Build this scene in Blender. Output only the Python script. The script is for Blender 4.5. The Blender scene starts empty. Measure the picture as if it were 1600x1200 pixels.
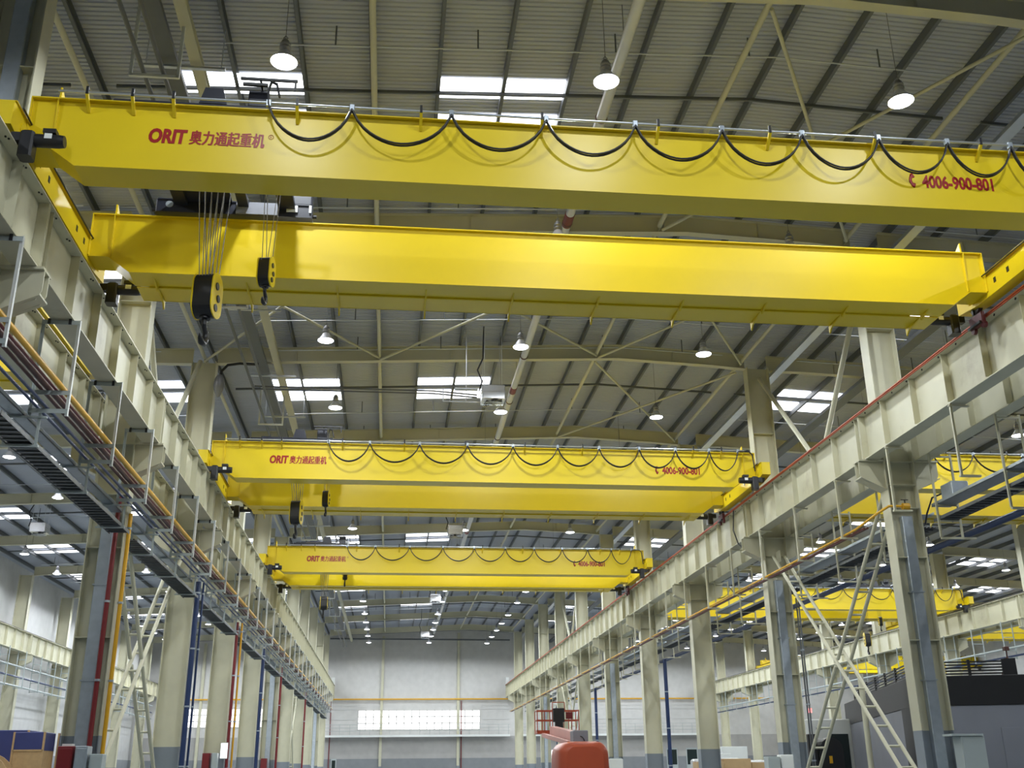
import bpy, math, random
from mathutils import Vector, Matrix

random.seed(7)
SC = bpy.context.scene
COL = SC.collection

# ------------------------------------------------------------------ camera, world, exposure
cam_d = bpy.data.cameras.new('camera')
cam = bpy.data.objects.new('camera', cam_d)
COL.objects.link(cam)
cam_d.sensor_fit = 'HORIZONTAL'
cam_d.sensor_width = 36.0
cam_d.lens = 36.754
cam_d.clip_start = 0.1
cam_d.clip_end = 400.0
cam.matrix_world = Matrix((
    (0.993817, -0.029423, -0.10706, 0.0),
    (-0.110585, -0.348563, -0.930739, 0.0),
    (-0.009932, 0.936824, -0.349661, 1.6),
    (0, 0, 0, 1)))
SC.camera = cam

W = bpy.data.worlds.new('world')
SC.world = W
W.use_nodes = True
W.node_tree.nodes['Background'].inputs[0].default_value = (0.8, 0.9, 1.0, 1)
W.node_tree.nodes['Background'].inputs[1].default_value = 0.5

SC.view_settings.view_transform = 'Standard'
SC.view_settings.look = 'None'
SC.view_settings.exposure = 0.0
SC.view_settings.gamma = 1.0
SC.view_settings.use_curve_mapping = False
LAMP_W = 980.0        # every high bay lamp
SKY_E = 4.0            # daylight through roof lights and windows

# ------------------------------------------------------------------ materials
MATS = {}


def mat(name, col, rough=0.5, metal=0.0, var=0.12, scale=3.0, bump=0.0, stain=None, spec=0.5):
    """plain painted / metal surface with gentle procedural unevenness"""
    m = bpy.data.materials.new(name)
    m.use_nodes = True
    nt = m.node_tree
    b = nt.nodes['Principled BSDF']
    b.inputs['Roughness'].default_value = rough
    b.inputs['Metallic'].default_value = metal
    b.inputs['Specular IOR Level'].default_value = spec
    tc = nt.nodes.new('ShaderNodeTexCoord')
    n = nt.nodes.new('ShaderNodeTexNoise')
    n.inputs['Scale'].default_value = scale
    n.inputs['Detail'].default_value = 4
    nt.links.new(tc.outputs['Object'], n.inputs['Vector'])
    mx = nt.nodes.new('ShaderNodeMix')
    mx.data_type = 'RGBA'
    c = Vector(col)
    mx.inputs[6].default_value = (*(c * (1 - var)), 1)
    mx.inputs[7].default_value = (*[min(1, v) for v in c * (1 + var)], 1)
    nt.links.new(n.outputs['Fac'], mx.inputs[0])
    out = mx.outputs[2]
    if stain:
        n2 = nt.nodes.new('ShaderNodeTexNoise')
        n2.inputs['Scale'].default_value = scale * 0.35
        n2.inputs['Detail'].default_value = 6
        n2.inputs['Roughness'].default_value = 0.7
        nt.links.new(tc.outputs['Object'], n2.inputs['Vector'])
        rp = nt.nodes.new('ShaderNodeValToRGB')
        rp.color_ramp.elements[0].position = 0.55
        rp.color_ramp.elements[1].position = 0.75
        nt.links.new(n2.outputs['Fac'], rp.inputs[0])
        m2 = nt.nodes.new('ShaderNodeMix')
        m2.data_type = 'RGBA'
        m2.inputs[7].default_value = (*stain, 1)
        nt.links.new(rp.outputs[0], m2.inputs[0])
        nt.links.new(out, m2.inputs[6])
        out = m2.outputs[2]
    nt.links.new(out, b.inputs['Base Color'])
    if bump:
        bp = nt.nodes.new('ShaderNodeBump')
        bp.inputs['Strength'].default_value = bump
        nt.links.new(n.outputs['Fac'], bp.inputs['Height'])
        nt.links.new(bp.outputs[0], b.inputs['Normal'])
    MATS[name] = m
    return m


def banded(name, low, high, zcut, rough=0.5, upper=None):
    """paint with a dado colour below zcut (object height)"""
    m = bpy.data.materials.new(name)
    m.use_nodes = True
    nt = m.node_tree
    b = nt.nodes['Principled BSDF']
    b.inputs['Roughness'].default_value = rough
    tc = nt.nodes.new('ShaderNodeTexCoord')
    sp = nt.nodes.new('ShaderNodeSeparateXYZ')
    nt.links.new(tc.outputs['Object'], sp.inputs[0])
    lt = nt.nodes.new('ShaderNodeMath')
    lt.operation = 'GREATER_THAN'
    lt.inputs[1].default_value = zcut
    nt.links.new(sp.outputs['Z'], lt.inputs[0])
    n = nt.nodes.new('ShaderNodeTexNoise')
    n.inputs['Scale'].default_value = 1.3
    n.inputs['Detail'].default_value = 5
    nt.links.new(tc.outputs['Object'], n.inputs['Vector'])
    mx = nt.nodes.new('ShaderNodeMix')
    mx.data_type = 'RGBA'
    mx.inputs[6].default_value = (*low, 1)
    mx.inputs[7].default_value = (*high, 1)
    nt.links.new(lt.outputs[0], mx.inputs[0])
    if upper:
        g2 = nt.nodes.new('ShaderNodeMath')
        g2.operation = 'GREATER_THAN'
        g2.inputs[1].default_value = upper[0]
        nt.links.new(sp.outputs['Z'], g2.inputs[0])
        m2 = nt.nodes.new('ShaderNodeMix')
        m2.data_type = 'RGBA'
        m2.inputs[7].default_value = (*upper[1], 1)
        nt.links.new(g2.outputs[0], m2.inputs[0])
        nt.links.new(mx.outputs[2], m2.inputs[6])
        mx = m2
    hs = nt.nodes.new('ShaderNodeHueSaturation')
    mr = nt.nodes.new('ShaderNodeMapRange')
    mr.inputs['To Min'].default_value = 0.85
    mr.inputs['To Max'].default_value = 1.12
    nt.links.new(n.outputs['Fac'], mr.inputs['Value'])
    nt.links.new(mr.outputs[0], hs.inputs['Value'])
    nt.links.new(mx.outputs[2], hs.inputs['Color'])
    nt.links.new(hs.outputs[0], b.inputs['Base Color'])
    MATS[name] = m
    return m


def glow(name, col, strength, sample=True):
    m = bpy.data.materials.new(name)
    m.use_nodes = True
    b = m.node_tree.nodes['Principled BSDF']
    b.inputs['Base Color'].default_value = (0.8, 0.8, 0.8, 1)
    b.inputs['Emission Color'].default_value = (*col, 1)
    b.inputs['Emission Strength'].default_value = strength
    if not sample:
        m.cycles.emission_sampling = 'NONE'
    MATS[name] = m
    return m


mat('yellow', (0.77, 0.57, 0.008), 0.36, 0, 0.05, 0.8)
mat('cream', (0.575, 0.555, 0.41), 0.45, 0, 0.07, 1.2)
mat('cream_dirty', (0.575, 0.555, 0.41), 0.5, 0, 0.1, 1.0, stain=(0.36, 0.32, 0.22))
banded('column_paint', (0.22, 0.25, 0.28), (0.575, 0.555, 0.41), 2.72)
mat('galvanised', (0.42, 0.47, 0.52), 0.38, 0.55, 0.18, 5.0)
mat('zinc_dark', (0.15, 0.16, 0.17), 0.5, 0.3, 0.12, 2.0)
mat('tube_zinc', (0.62, 0.65, 0.68), 0.3, 0.8, 0.08, 4.0)
mat('roof_sheet', (0.46, 0.485, 0.555), 0.55, 0.0, 0.05, 0.6)
mat('wall_panel', (0.58, 0.575, 0.56), 0.55, 0, 0.04, 0.5)
banded('wall_paint', (0.27, 0.29, 0.32), (0.60, 0.60, 0.60), 3.66)
banded('gable_tones', (0.22, 0.235, 0.25), (0.40, 0.39, 0.375), 3.66, upper=(6.4, (0.60, 0.59, 0.57)))  # dado, then darker grey up to gallery height, paler above
mat('epoxy_floor', (0.22, 0.25, 0.27), 0.35, 0, 0.1, 0.6)
mat('navy', (0.018, 0.020, 0.034), 0.4, 0.0, 0.1, 3.0)
mat('black', (0.012, 0.012, 0.014), 0.42, 0, 0.15, 4.0)
mat('rubber', (0.02, 0.02, 0.022), 0.4, 0, 0.1, 6.0)
mat('rope_steel', (0.20, 0.20, 0.21), 0.4, 0.7, 0.2, 30.0)
mat('red_letter', (0.34, 0.006, 0.008), 0.4, 0, 0.05, 3.0)
mat('red_pipe', (0.18, 0.014, 0.017), 0.4, 0, 0.1, 3.0)
mat('brown_pipe', (0.115, 0.045, 0.035), 0.5, 0, 0.2, 3.0)
mat('gas_yellow', (0.72, 0.38, 0.015), 0.4, 0, 0.08, 3.0)
mat('blue_pipe', (0.014, 0.034, 0.11), 0.4, 0, 0.12, 3.0)
mat('orange_rail', (0.46, 0.085, 0.03), 0.5, 0, 0.2, 2.0)
mat('steel_rail', (0.10, 0.095, 0.09), 0.5, 0.6, 0.2, 3.0)
mat('white_pipe', (0.66, 0.66, 0.66), 0.35, 0.3, 0.06, 3.0)
mat('alu', (0.75, 0.76, 0.78), 0.25, 0.85, 0.05, 3.0)
mat('lamp_shell', (0.80, 0.80, 0.84), 0.3, 0.3, 0.04, 3.0)
mat('ballast', (0.34, 0.34, 0.36), 0.4, 0.6, 0.1, 8.0)
mat('white_paint', (0.74, 0.76, 0.74), 0.45, 0, 0.04, 2.0)
mat('grey_paint', (0.40, 0.45, 0.45), 0.45, 0, 0.06, 2.0)
mat('machine_grey', (0.24, 0.25, 0.29), 0.5, 0, 0.12, 0.9)
mat('machine_black', (0.010, 0.010, 0.012), 0.5, 0, 0.2, 2.0)
mat('lift_orange', (0.44, 0.075, 0.03), 0.35, 0, 0.1, 2.0)
mat('lift_pink', (0.70, 0.38, 0.34), 0.45, 0, 0.08, 2.0)
mat('plywood', (0.50, 0.33, 0.16), 0.65, 0, 0.2, 6.0)
mat('tarp_blue', (0.035, 0.045, 0.17), 0.55, 0, 0.15, 2.0, bump=0.2)
mat('dark_glass', (0.02, 0.03, 0.03), 0.1, 0, 0.1, 1.0)
mat('carton', (0.52, 0.36, 0.19), 0.7, 0, 0.15, 3.0)
mat('film_wrap', (0.70, 0.70, 0.70), 0.25, 0, 0.2, 9.0, bump=0.6)
mat('collector_red', (0.10, 0.012, 0.018), 0.5, 0, 0.2, 5.0)
mat('sign_blue', (0.10, 0.30, 0.55), 0.5, 0, 0.1, 3.0)
glow('lamp_glass', (0.93, 0.95, 1.0), 14.0, sample=False)
glow('sky_panel', (0.93, 0.95, 1.0), SKY_E)
glow('window_light', (1.0, 0.97, 0.96), 1.5)
glow('sign_lit', (1, 1, 1), 2.2, sample=False)
glow('red_beacon', (1, 0.06, 0.05), 2.0, sample=False)

# ------------------------------------------------------------------ mesh helpers


class MB:
    """collects shapes that become ONE mesh object"""

    def __init__(s):
        s.v = []
        s.f = []
        s.sm = []

    def add(s, vs, fs, smooth=False, M=None):
        n = len(s.v)
        s.v += [tuple(M @ Vector(p)) if M else tuple(p) for p in vs]
        s.f += [tuple(i + n for i in f) for f in fs]
        s.sm += [smooth] * len(fs)
        return s

    def box(s, x0, x1, y0, y1, z0, z1, M=None):
        v = [(x, y, z) for z in (z0, z1) for y in (y0, y1) for x in (x0, x1)]
        f = [(0, 2, 3, 1), (4, 5, 7, 6), (0, 1, 5, 4), (2, 6, 7, 3), (0, 4, 6, 2), (1, 3, 7, 5)]
        return s.add(v, f, False, M)

    def cbox(s, x0, x1, y0, y1, z0, z1, c=0.02, M=None):
        """box with its upright edges and top edge chamfered"""
        P = [(x0 + c, y0), (x1 - c, y0), (x1, y0 + c), (x1, y1 - c), (x1 - c, y1), (x0 + c, y1), (x0, y1 - c), (x0, y0 + c)]
        mx, my = (x0 + x1) / 2, (y0 + y1) / 2
        v = [(x, y, z0) for x, y in P] + [(x, y, z1 - c) for x, y in P]
        kx = 1 - c / max(1e-4, (x1 - x0) / 2)
        ky = 1 - c / max(1e-4, (y1 - y0) / 2)
        v += [(mx + (x - mx) * kx, my + (y - my) * ky, z1) for x, y in P]
        f = [tuple(reversed(range(8)))]
        for b in (0, 8):
            f += [(b + i, b + (i + 1) % 8, b + 8 + (i + 1) % 8, b + 8 + i) for i in range(8)]
        f.append(tuple(range(16, 24)))
        return s.add(v, f, False, M)

    def prism(s, pts, a0, a1, axis='y', M=None, smooth=False):
        """polygon extruded; pts are (x,z) for axis y, (y,z) for axis x, (x,y) for axis z"""
        n = len(pts)
        mk = {'y': lambda p, a: (p[0], a, p[1]), 'x': lambda p, a: (a, p[0], p[1]), 'z': lambda p, a: (p[0], p[1], a)}[axis]
        v = [mk(p, a0) for p in pts] + [mk(p, a1) for p in pts]
        s.add(v, [tuple(range(n)), tuple(reversed(range(n, 2 * n)))], False, M)
        return s.add(v, [(i, n + i, n + (i + 1) % n, (i + 1) % n) for i in range(n)], smooth, M)

    def cyl(s, p0, p1, r, n=12, r1=None, M=None):
        p0, p1 = Vector(p0), Vector(p1)
        d = (p1 - p0).normalized()
        a = d.orthogonal().normalized()
        b = d.cross(a)
        r1 = r if r1 is None else r1
        ring = lambda p, q: [p + (a * math.cos(t) + b * math.sin(t)) * q for t in [2 * math.pi * i / n for i in range(n)]]
        v = ring(p0, r) + ring(p1, r1)
        s.add(v, [(i, (i + 1) % n, n + (i + 1) % n, n + i) for i in range(n)], True, M)
        return s.add(v, [tuple(reversed(range(n))), tuple(range(n, 2 * n))], False, M)

    def bar(s, p0, p1, w, h=None, M=None):
        """square bar between two points"""
        p0, p1 = Vector(p0), Vector(p1)
        h = h or w
        d = (p1 - p0).normalized()
        up = Vector((0, 0, 1)) if abs(d.z) < 0.95 else Vector((0, 1, 0))
        a = d.cross(up).normalized()
        b = a.cross(d)
        o = [(-w / 2, -h / 2), (w / 2, -h / 2), (w / 2, h / 2), (-w / 2, h / 2)]
        v = [p + a * x + b * y for p in (p0, p1) for x, y in o]
        return s.add(v, [(3, 2, 1, 0), (4, 5, 6, 7), (0, 1, 5, 4), (1, 2, 6, 5), (2, 3, 7, 6), (3, 0, 4, 7)], False, M)

    def tube(s, path, r, n=8, M=None, radii=None):
        path = [Vector(p) for p in path]
        v = []
        prev = None
        for i, p in enumerate(path):
            d = (path[min(i + 1, len(path) - 1)] - path[max(i - 1, 0)]).normalized()
            if prev is None:
                a = d.orthogonal().normalized()
            else:
                a = (prev - d * prev.dot(d)).normalized()
            prev = a
            b = d.cross(a)
            rr = radii[i] if radii else r
            v += [p + (a * math.cos(t) + b * math.sin(t)) * rr for t in [2 * math.pi * k / n for k in range(n)]]
        f = []
        for i in range(len(path) - 1):
            f += [(i * n + k, i * n + (k + 1) % n, (i + 1) * n + (k + 1) % n, (i + 1) * n + k) for k in range(n)]
        s.add(v, f, True, M)
        m = (len(path) - 1) * n
        return s.add(v, [tuple(reversed(range(n))), tuple(range(m, m + n))], False, M)

    def lathe(s, prof, n=16, M=None):
        """profile of (r,z) turned about z"""
        v = []
        for r, z in prof:
            v += [(r * math.cos(2 * math.pi * k / n), r * math.sin(2 * math.pi * k / n), z) for k in range(n)]
        f = []
        for i in range(len(prof) - 1):
            f += [(i * n + k, i * n + (k + 1) % n, (i + 1) * n + (k + 1) % n, (i + 1) * n + k) for k in range(n)]
        return s.add(v, f, True, M)

    def mesh(s, name, m):
        me = bpy.data.meshes.new(name)
        me.from_pydata([tuple(p) for p in s.v], [], s.f)
        me.polygons.foreach_set('use_smooth', s.sm)
        me.materials.append(MATS[m])
        me.update()
        return me

    def build(s, name, m, parent=None, loc=None, label=None, kind=None):
        o = bpy.data.objects.new(name, s.mesh(name, m))
        COL.objects.link(o)
        if parent:
            o.parent = parent
        if loc:
            o.location = loc
        if label:
            o['label'] = label
        if kind:
            o['kind'] = kind
        return o


def tag(o, label, cat, group=None, kind='thing'):
    o['label'] = label
    o['category'] = cat
    if group:
        o['group'] = group
    if kind:
        o['kind'] = kind
    return o


def thing(name, label, cat, loc=(0, 0, 0), group=None, rotz=0.0):
    o = bpy.data.objects.new(name, None)
    o.empty_display_size = 0.2
    COL.objects.link(o)
    o.location = loc
    o.rotation_euler = (0, 0, rotz)
    return tag(o, label, cat, group)


def struct(name, mb, m):
    return mb.build(name, m, kind='structure')


KIDS = {}


def copy_tree(src, loc, label=None, group=None, rotz=None, name=None):
    """a thing with copies of its parts and sub-parts"""
    def cp(o, par):
        c = o.copy()
        COL.objects.link(c)
        if par:
            c.parent = par
        for ch in list(o.children):
            cp(ch, c)
        return c
    r = cp(src, None)
    r.location = loc
    if rotz is not None:
        r.rotation_euler = (0, 0, rotz)
    if label:
        r['label'] = label
    if group:
        r['group'] = group
    return r


ORD = ['first', 'second', 'third', 'fourth', 'fifth', 'sixth', 'seventh', 'eighth', 'ninth', 'tenth', 'eleventh', 'twelfth',
       'thirteenth', 'fourteenth', 'fifteenth', 'sixteenth', 'seventeenth', 'eighteenth', 'nineteenth', 'twentieth']
TENS = {2: 'twenty', 3: 'thirty'}


def nth(i):
    if i < 20:
        return ORD[i]
    t, u_ = divmod(i + 1, 10)
    return {20: 'twentieth', 30: 'thirtieth'}.get(i + 1, TENS[t] + '-' + ORD[u_ - 1])


CAMI = cam.matrix_world.inverted()
SEEN = {}


def in_frame(pts):
    for p in pts:
        q = CAMI @ Vector(p)
        if q.z < -0.5 and abs(q.x / q.z) < 0.4898 and abs(q.y / q.z) < 0.3673:
            return True
    return False


def rank(key, pts, tail):
    """'third from camera' among those of a row that the view shows"""
    if not in_frame(pts):
        return 'out of view'
    SEEN[key] = SEEN.get(key, -1) + 1
    return nth(SEEN[key]) + tail


# ------------------------------------------------------------------ layout
YB = 146.0                      # inner face of the far gable wall
XL_WALL, XR_WALL = -31.6, 70.0
FRAMES = [20 + 12 * k for k in range(11)]          # 20 .. 140
COLX = {'left wall': -30.65, 'left': -8.52, 'right': 16.53, 'far right': 43.75}


def zraf(x):                     # underside of the roof beams
    return 19.5 - 0.045 * abs(x - 10.0)


def zsheet(x):
    return zraf(x) + 0.68 + 0.296


# ------------------------------------------------------------------ room shell
struct('floor', MB().box(XL_WALL - 0.2, XR_WALL + 0.2, -40, YB + 0.2, -0.3, 0.0), 'epoxy_floor')

mb = MB()                        # profiled roof sheet, ribs across the hall
PITCH = 0.17
xs = [XL_WALL - 0.2, 10.0, XR_WALL + 0.2]
ys = []
y = -40.0
while y < YB:
    ys += [(y, 0.0), (y + 0.075, 0.0), (y + 0.10, 0.032), (y + 0.145, 0.032)]
    y += PITCH
v = []
for x in xs:
    v += [(x, yy, zsheet(x) + dz) for yy, dz in ys]
n = len(ys)
f = []
for a in range(2):
    f += [(a * n + i, a * n + i + 1, (a + 1) * n + i + 1, (a + 1) * n + i) for i in range(n - 1)]
mb.add(v, f)
v2 = [(x, yy, zsheet(x) + 0.3) for x in xs for yy in (-40.0, YB)]
mb.add(v2, [(0, 2, 3, 1), (2, 4, 5, 3)])
struct('ceiling', mb, 'roof_sheet')

HT = 21.0


def gable(y0, y1):
    m_ = MB()
    m_.prism([(XL_WALL - 0.2, 0), (XR_WALL + 0.2, 0), (XR_WALL + 0.2, zsheet(XR_WALL) + 0.2), (10, zsheet(10) + 0.2), (XL_WALL - 0.2, zsheet(XL_WALL) + 0.2)], y0, y1)
    return m_


struct('wall_back', gable(YB, YB + 0.2), 'gable_tones')
struct('wall_front', gable(-40.2, -40), 'wall_paint')
struct('wall_left', MB().box(XL_WALL - 0.2, XL_WALL, -40, YB, 0, zsheet(XL_WALL) + 0.2), 'wall_paint')
struct('wall_right', MB().box(XR_WALL, XR_WALL + 0.2, -40, YB, 0, zsheet(XR_WALL) + 0.2), 'wall_paint')

# gable posts
k = 0
for x in (-24.5, -17.0, -1.08, 9.08, 26.0, 35.0, 53.0, 61.0):
    k += 1
    struct('trim_%d' % k, MB().box(x - 0.17, x + 0.17, YB - 0.36, YB - 0.01, 0, zraf(x) + 0.3), 'column_paint')
# gable windows: pale daylight behind glazing bars
wn = 0


def window(x0, x1, z0, z1, nx, nz):
    global wn
    wn += 1
    t = bpy.data.objects.new('window_%d' % wn, None)
    COL.objects.link(t)
    t.location = (x0, YB - 0.02, z0)
    t['kind'] = 'structure'
    w, h = x1 - x0, z1 - z0
    MB().box(0, w, -0.02, 0.0, 0, h).build('window_pane', 'window_light', t, kind='structure')
    b = MB()
    for i in range(nx + 1):
        xx = w * i / nx
        b.box(xx - 0.05, xx + 0.05, -0.06, -0.021, 0, h)
    for i in range(nz + 1):
        zz = h * i / nz
        b.box(0, w, -0.06, -0.021, zz - 0.05, zz + 0.05)
    b.build('window_frame', 'wall_panel', t, kind='structure')


window(-4.12, 12.0, 7.25, 9.7, 16, 3)
window(-26.15, -14.6, 7.65, 9.95, 13, 3)
window(21.5, 26.5, 2.2, 4.6, 4, 2)

# roof lights: strips in pairs, every 24 m along the hall
SKY_X = [(-28.7, -25.1), (-21.3, -17.7), (-13.9, -10.3), (-6.5, -2.9), (0.9, 4.55), (19.4, 23.0), (26.8, 30.4), (34.2, 37.8), (48.9, 52.6), (56.4, 60.0)]
for y0 in [24.7 + 12 * k for k in range(10)]:
    for x0, x1 in SKY_X:
        for dy, w in ((0, 0.88), (1.7, 1.25)):
            wn += 1
            mb = MB()
            y = y0 + dy
            za, zb = zsheet(x0) - 0.015, zsheet(x1) - 0.015
            v = [(x0, y, za), (x1, y, zb), (x1, y + w, zb), (x0, y + w, za)]
            v += [(p[0], p[1], p[2] - 0.03) for p in v]
            mb.add(v, [(0, 1, 2, 3), (7, 6, 5, 4), (0, 4, 5, 1), (1, 5, 6, 2), (2, 6, 7, 3), (3, 7, 4, 0)])
            struct('window_%d' % wn, mb, 'sky_panel')

# ------------------------------------------------------------------ steel frame


def col_parts(mb):
    """H-section shaft, web across the hall"""
    h = zraf(0)
    return mb


COLS = {}


def make_column(X, Y, label, pipe, corbels=(True, True)):
    top = zraf(X) + 0.02
    t = thing('steel_column', label, 'column', (X, Y, 0), 'cream steel columns')
    m = MB()
    m.box(-0.52, -0.49, -0.28, 0.28, 0, top)
    m.box(0.49, 0.52, -0.28, 0.28, 0, top)
    m.box(-0.49, 0.49, -0.012, 0.012, 0, top)
    for z in ((5.4, 8.0, 9.62, 10.4, 11.2, 12.8, 16.0) if pipe else (10.4, 11.2, 12.8)):
        m.box(-0.49, 0.49, -0.25, -0.012, z - 0.012, z + 0.012)
        m.box(-0.49, 0.49, 0.012, 0.25, z - 0.012, z + 0.012)
    m.build('column_shaft', 'column_paint', t)
    MB().box(-0.62, 0.62, -0.4, 0.4, 0, 0.05).build('base_plate', 'cream', t)
    for sx, on in zip((-1, 1), corbels):
        if not on:
            continue
        c = MB()
        a, b = 0.52, 1.36
        lo, hi = (a, b) if sx > 0 else (-b, -a)
        c.box(lo, hi, -0.25, 0.25, 11.19, 11.245)
        pts = [(sx * a, 10.25), (sx * (b - 0.1), 10.55), (sx * b, 10.75), (sx * b, 11.19), (sx * a, 11.19)]
        c.prism(pts, -0.16, -0.13)
        c.prism(pts, 0.13, 0.16)
        c.prism([(sx * a, 10.22), (sx * b, 10.62), (sx * b, 10.66), (sx * a, 10.26)], -0.25, 0.25)
        for q in (0.8, 1.1):
            c.box(sx * q - 0.012, sx * q + 0.012, -0.13, 0.13, 10.55, 11.19)
        c.build('corbel', 'cream', t)
    if pipe:
        p = MB()
        z1 = {'low': 9.35, 'full': top - 0.3}[pipe]
        p.cbox(-0.16, 0.2, -0.26, -0.03, 0.02, z1, 0.02)
        for z in (1.5, 4.2, 6.9):
            p.box(-0.2, 0.24, -0.275, -0.02, z - 0.02, z + 0.02)
        p.build('downpipe', 'galvanised', t, label='galvanised grey downpipe')
    return t


side = {'left': 'left crane runway', 'right': 'right crane runway', 'far right': 'far right crane runway', 'left wall': 'left side wall'}
PIPES = {'left': {0: 'full', 1: 'low', 5: 'low', 9: 'low'}, 'right': {0: 'low', 1: 'low', 2: 'low', 5: 'low', 8: 'low'},
         'far right': {1: 'low', 4: 'low'}, 'left wall': {}}
for row in ('left', 'right', 'far right', 'left wall'):
    for i, Y in enumerate(FRAMES):
        if row == 'right' and i == 0:
            continue
        p = PIPES[row].get(i if row != 'right' else i)
        rk = rank('column' + row, [(COLX[row], Y, z) for z in range(1, 20)], ' from the camera')
        lab = 'cream steel column under the %s, %s' % (side[row], rk)
        if row == 'left wall':
            lab = 'cream steel column against the left side wall, %s' % rk
        if p:
            lab = lab.replace('cream steel column', 'cream column with grey downpipe')
        PIPES_R = {1: 'low', 2: 'low', 5: 'low', 8: 'low'}
        if row == 'right':
            p = PIPES_R.get(i)
            lab = lab if p is None or 'downpipe' in lab else lab.replace('cream steel column', 'cream column with grey downpipe')
            if p is None:
                lab = lab.replace('cream column with grey downpipe', 'cream steel column')
        make_column(COLX[row], Y, lab, p, (row != 'left wall', True))

# roof beams, tapered at the columns
BAYS = [('left bay', -30.65, -8.52), ('crane bay', -8.52, 16.53), ('right bay', 16.53, 43.75), ('far right bay', 43.75, 69.9)]
for bn, xa, xb in BAYS:
    for i, Y in enumerate(FRAMES):
        a, b = xa + 0.53, xb - 0.53
        xs = [a, a + 1.6, b - 1.6, b]
        if a < 10 < b:
            xs = [a, a + 1.6, 10.0, b - 1.6, b]
        lo = [(x, zraf(x) - (0.05 if x in (a, b) else 0.0)) for x in xs]
        hi = [(x, zraf(x) + 0.66) for x in xs]
        m = MB()
        for j in range(len(xs) - 1):
            q = [lo[j], lo[j + 1], hi[j + 1], hi[j]]
            m.prism(q, Y - 0.008, Y + 0.008)
            for L in (lo, hi):
                s_ = 0.02
                m.prism([L[j], L[j + 1], (L[j + 1][0], L[j + 1][1] + s_), (L[j][0], L[j][1] + s_)], Y - 0.15, Y + 0.15)
        nst = int((b - a) / 3.1)
        for j in range(1, nst):
            x = a + (b - a) * j / nst
            m.box(x - 0.006, x + 0.006, Y - 0.13, Y + 0.13, zraf(x) + 0.02, zraf(x) + 0.64)
        tag(m.build('roof_beam', 'cream'), 'cream steel roof beam across the %s, %s' % ('middle bay' if bn == 'crane bay' else bn, rank('beam' + bn, [(a + (b - a) * k / 12, Y, zraf(a + (b - a) * k / 12)) for k in range(13)], ' from the camera')), 'roof beam', 'cream roof beams')

# purlins: dark zinc sections running the length of the hall
m = MB()
m.box(-0.05, 0.05, -6, YB, 0.27, 0.285)
m.box(-0.05, -0.04, -6, YB, 0.0, 0.285)
m.box(-0.05, 0.05, -6, YB, 0.0, 0.015)
me = m.mesh('roof_purlin', 'zinc_dark')
for k in range(-16, 38):
    x = -1.0 + 1.85 * k
    if XL_WALL + 0.3 < x < XR_WALL - 0.3:
        o = bpy.data.objects.new('roof_purlin', me)
        COL.objects.link(o)
        o.location = (x, 0, zraf(x) + 0.685)
        tag(o, 'dark zinc purlin running lengthwise under the grey roof sheet', 'purlin', 'dark roof purlins')

# tie strips between purlins at mid span
for i in range(11):
    Y = 24.95 + 12.03 * i
    for bn, xa, xb in BAYS[:3]:
        m = MB()
        a, b = xa + 0.6, xb - 0.6
        pts = [a, 10.0, b] if a < 10 < b else [a, b]
        for q in range(len(pts) - 1):
            m.bar((pts[q], Y, zraf(pts[q]) + 0.63), (pts[q + 1], Y, zraf(pts[q + 1]) + 0.63), 0.06, 0.1)
        tag(m.build('roof_tie', 'zinc_dark'), 'dark tie strip between purlins over the %s, %s' % ('middle bay' if bn == 'crane bay' else bn, rank('tie' + bn, [(a + (b - a) * k / 12, Y, 19.8) for k in range(13)], ' from the camera')), 'roof tie', 'roof tie strips')

# lengthwise struts and roof bracing
for x, nm in ((-8.52, 'over the left column row'), (-0.92, 'left of the roof middle'), (8.95, 'right of the roof middle'), (15.75, 'over the right column row'),
              (-19.5, 'over the left bay'), (30.0, 'over the right bay')):
    m = MB()
    for Y in range(8, 140, 12):
        m.cyl((x, Y + 0.2, zraf(x) + 0.2), (x, Y + 11.8, zraf(x) + 0.2), 0.085, 10)
        m.box(x - 0.012, x + 0.012, Y + 11.75, Y + 11.985, zraf(x) + 0.08, zraf(x) + 0.32)
        m.box(x - 0.012, x + 0.012, Y + 0.015, Y + 0.25, zraf(x) + 0.08, zraf(x) + 0.32)
    tag(m.build('roof_strut', 'cream'), 'cream tubular roof strut running lengthwise %s' % nm, 'roof strut', 'lengthwise roof struts')
m = MB()
m.box(-5.47, -5.19, -4, YB - 1.2, 18.44, 18.46)
m.box(-5.47, -5.19, -4, YB - 1.2, 18.66, 18.68)
m.box(-5.34, -5.32, -4, YB - 1.2, 18.46, 18.66)
tag(m.build('runway_beam', 'cream'), 'cream service beam running lengthwise beside the dark duct', 'beam')
m = MB()
for Y in range(-4, 140, 6):
    m.box(-6.25, -5.8, Y, Y + 6.0, 18.50, 18.64)
tag(m.build('cable_duct', 'zinc_dark'), 'wide dark cable duct running lengthwise under the roof', 'duct')

m = MB()
m.box(17.2, 17.58, 8.0, YB - 0.5, 18.86, 18.88)
m.box(17.2, 17.22, 8.0, YB - 0.5, 18.88, 19.0)
m.box(17.56, 17.58, 8.0, YB - 0.5, 18.88, 19.0)
tag(m.build('roof_gutter', 'tube_zinc'), 'shiny zinc channel running lengthwise above the right column row', 'channel')
m = MB()
m.box(21.3, 21.85, 8.0, YB - 0.5, 18.5, 18.66)
tag(m.build('cable_duct', 'zinc_dark'), 'dark cable duct running lengthwise under the roof of the right bay', 'duct')

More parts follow.
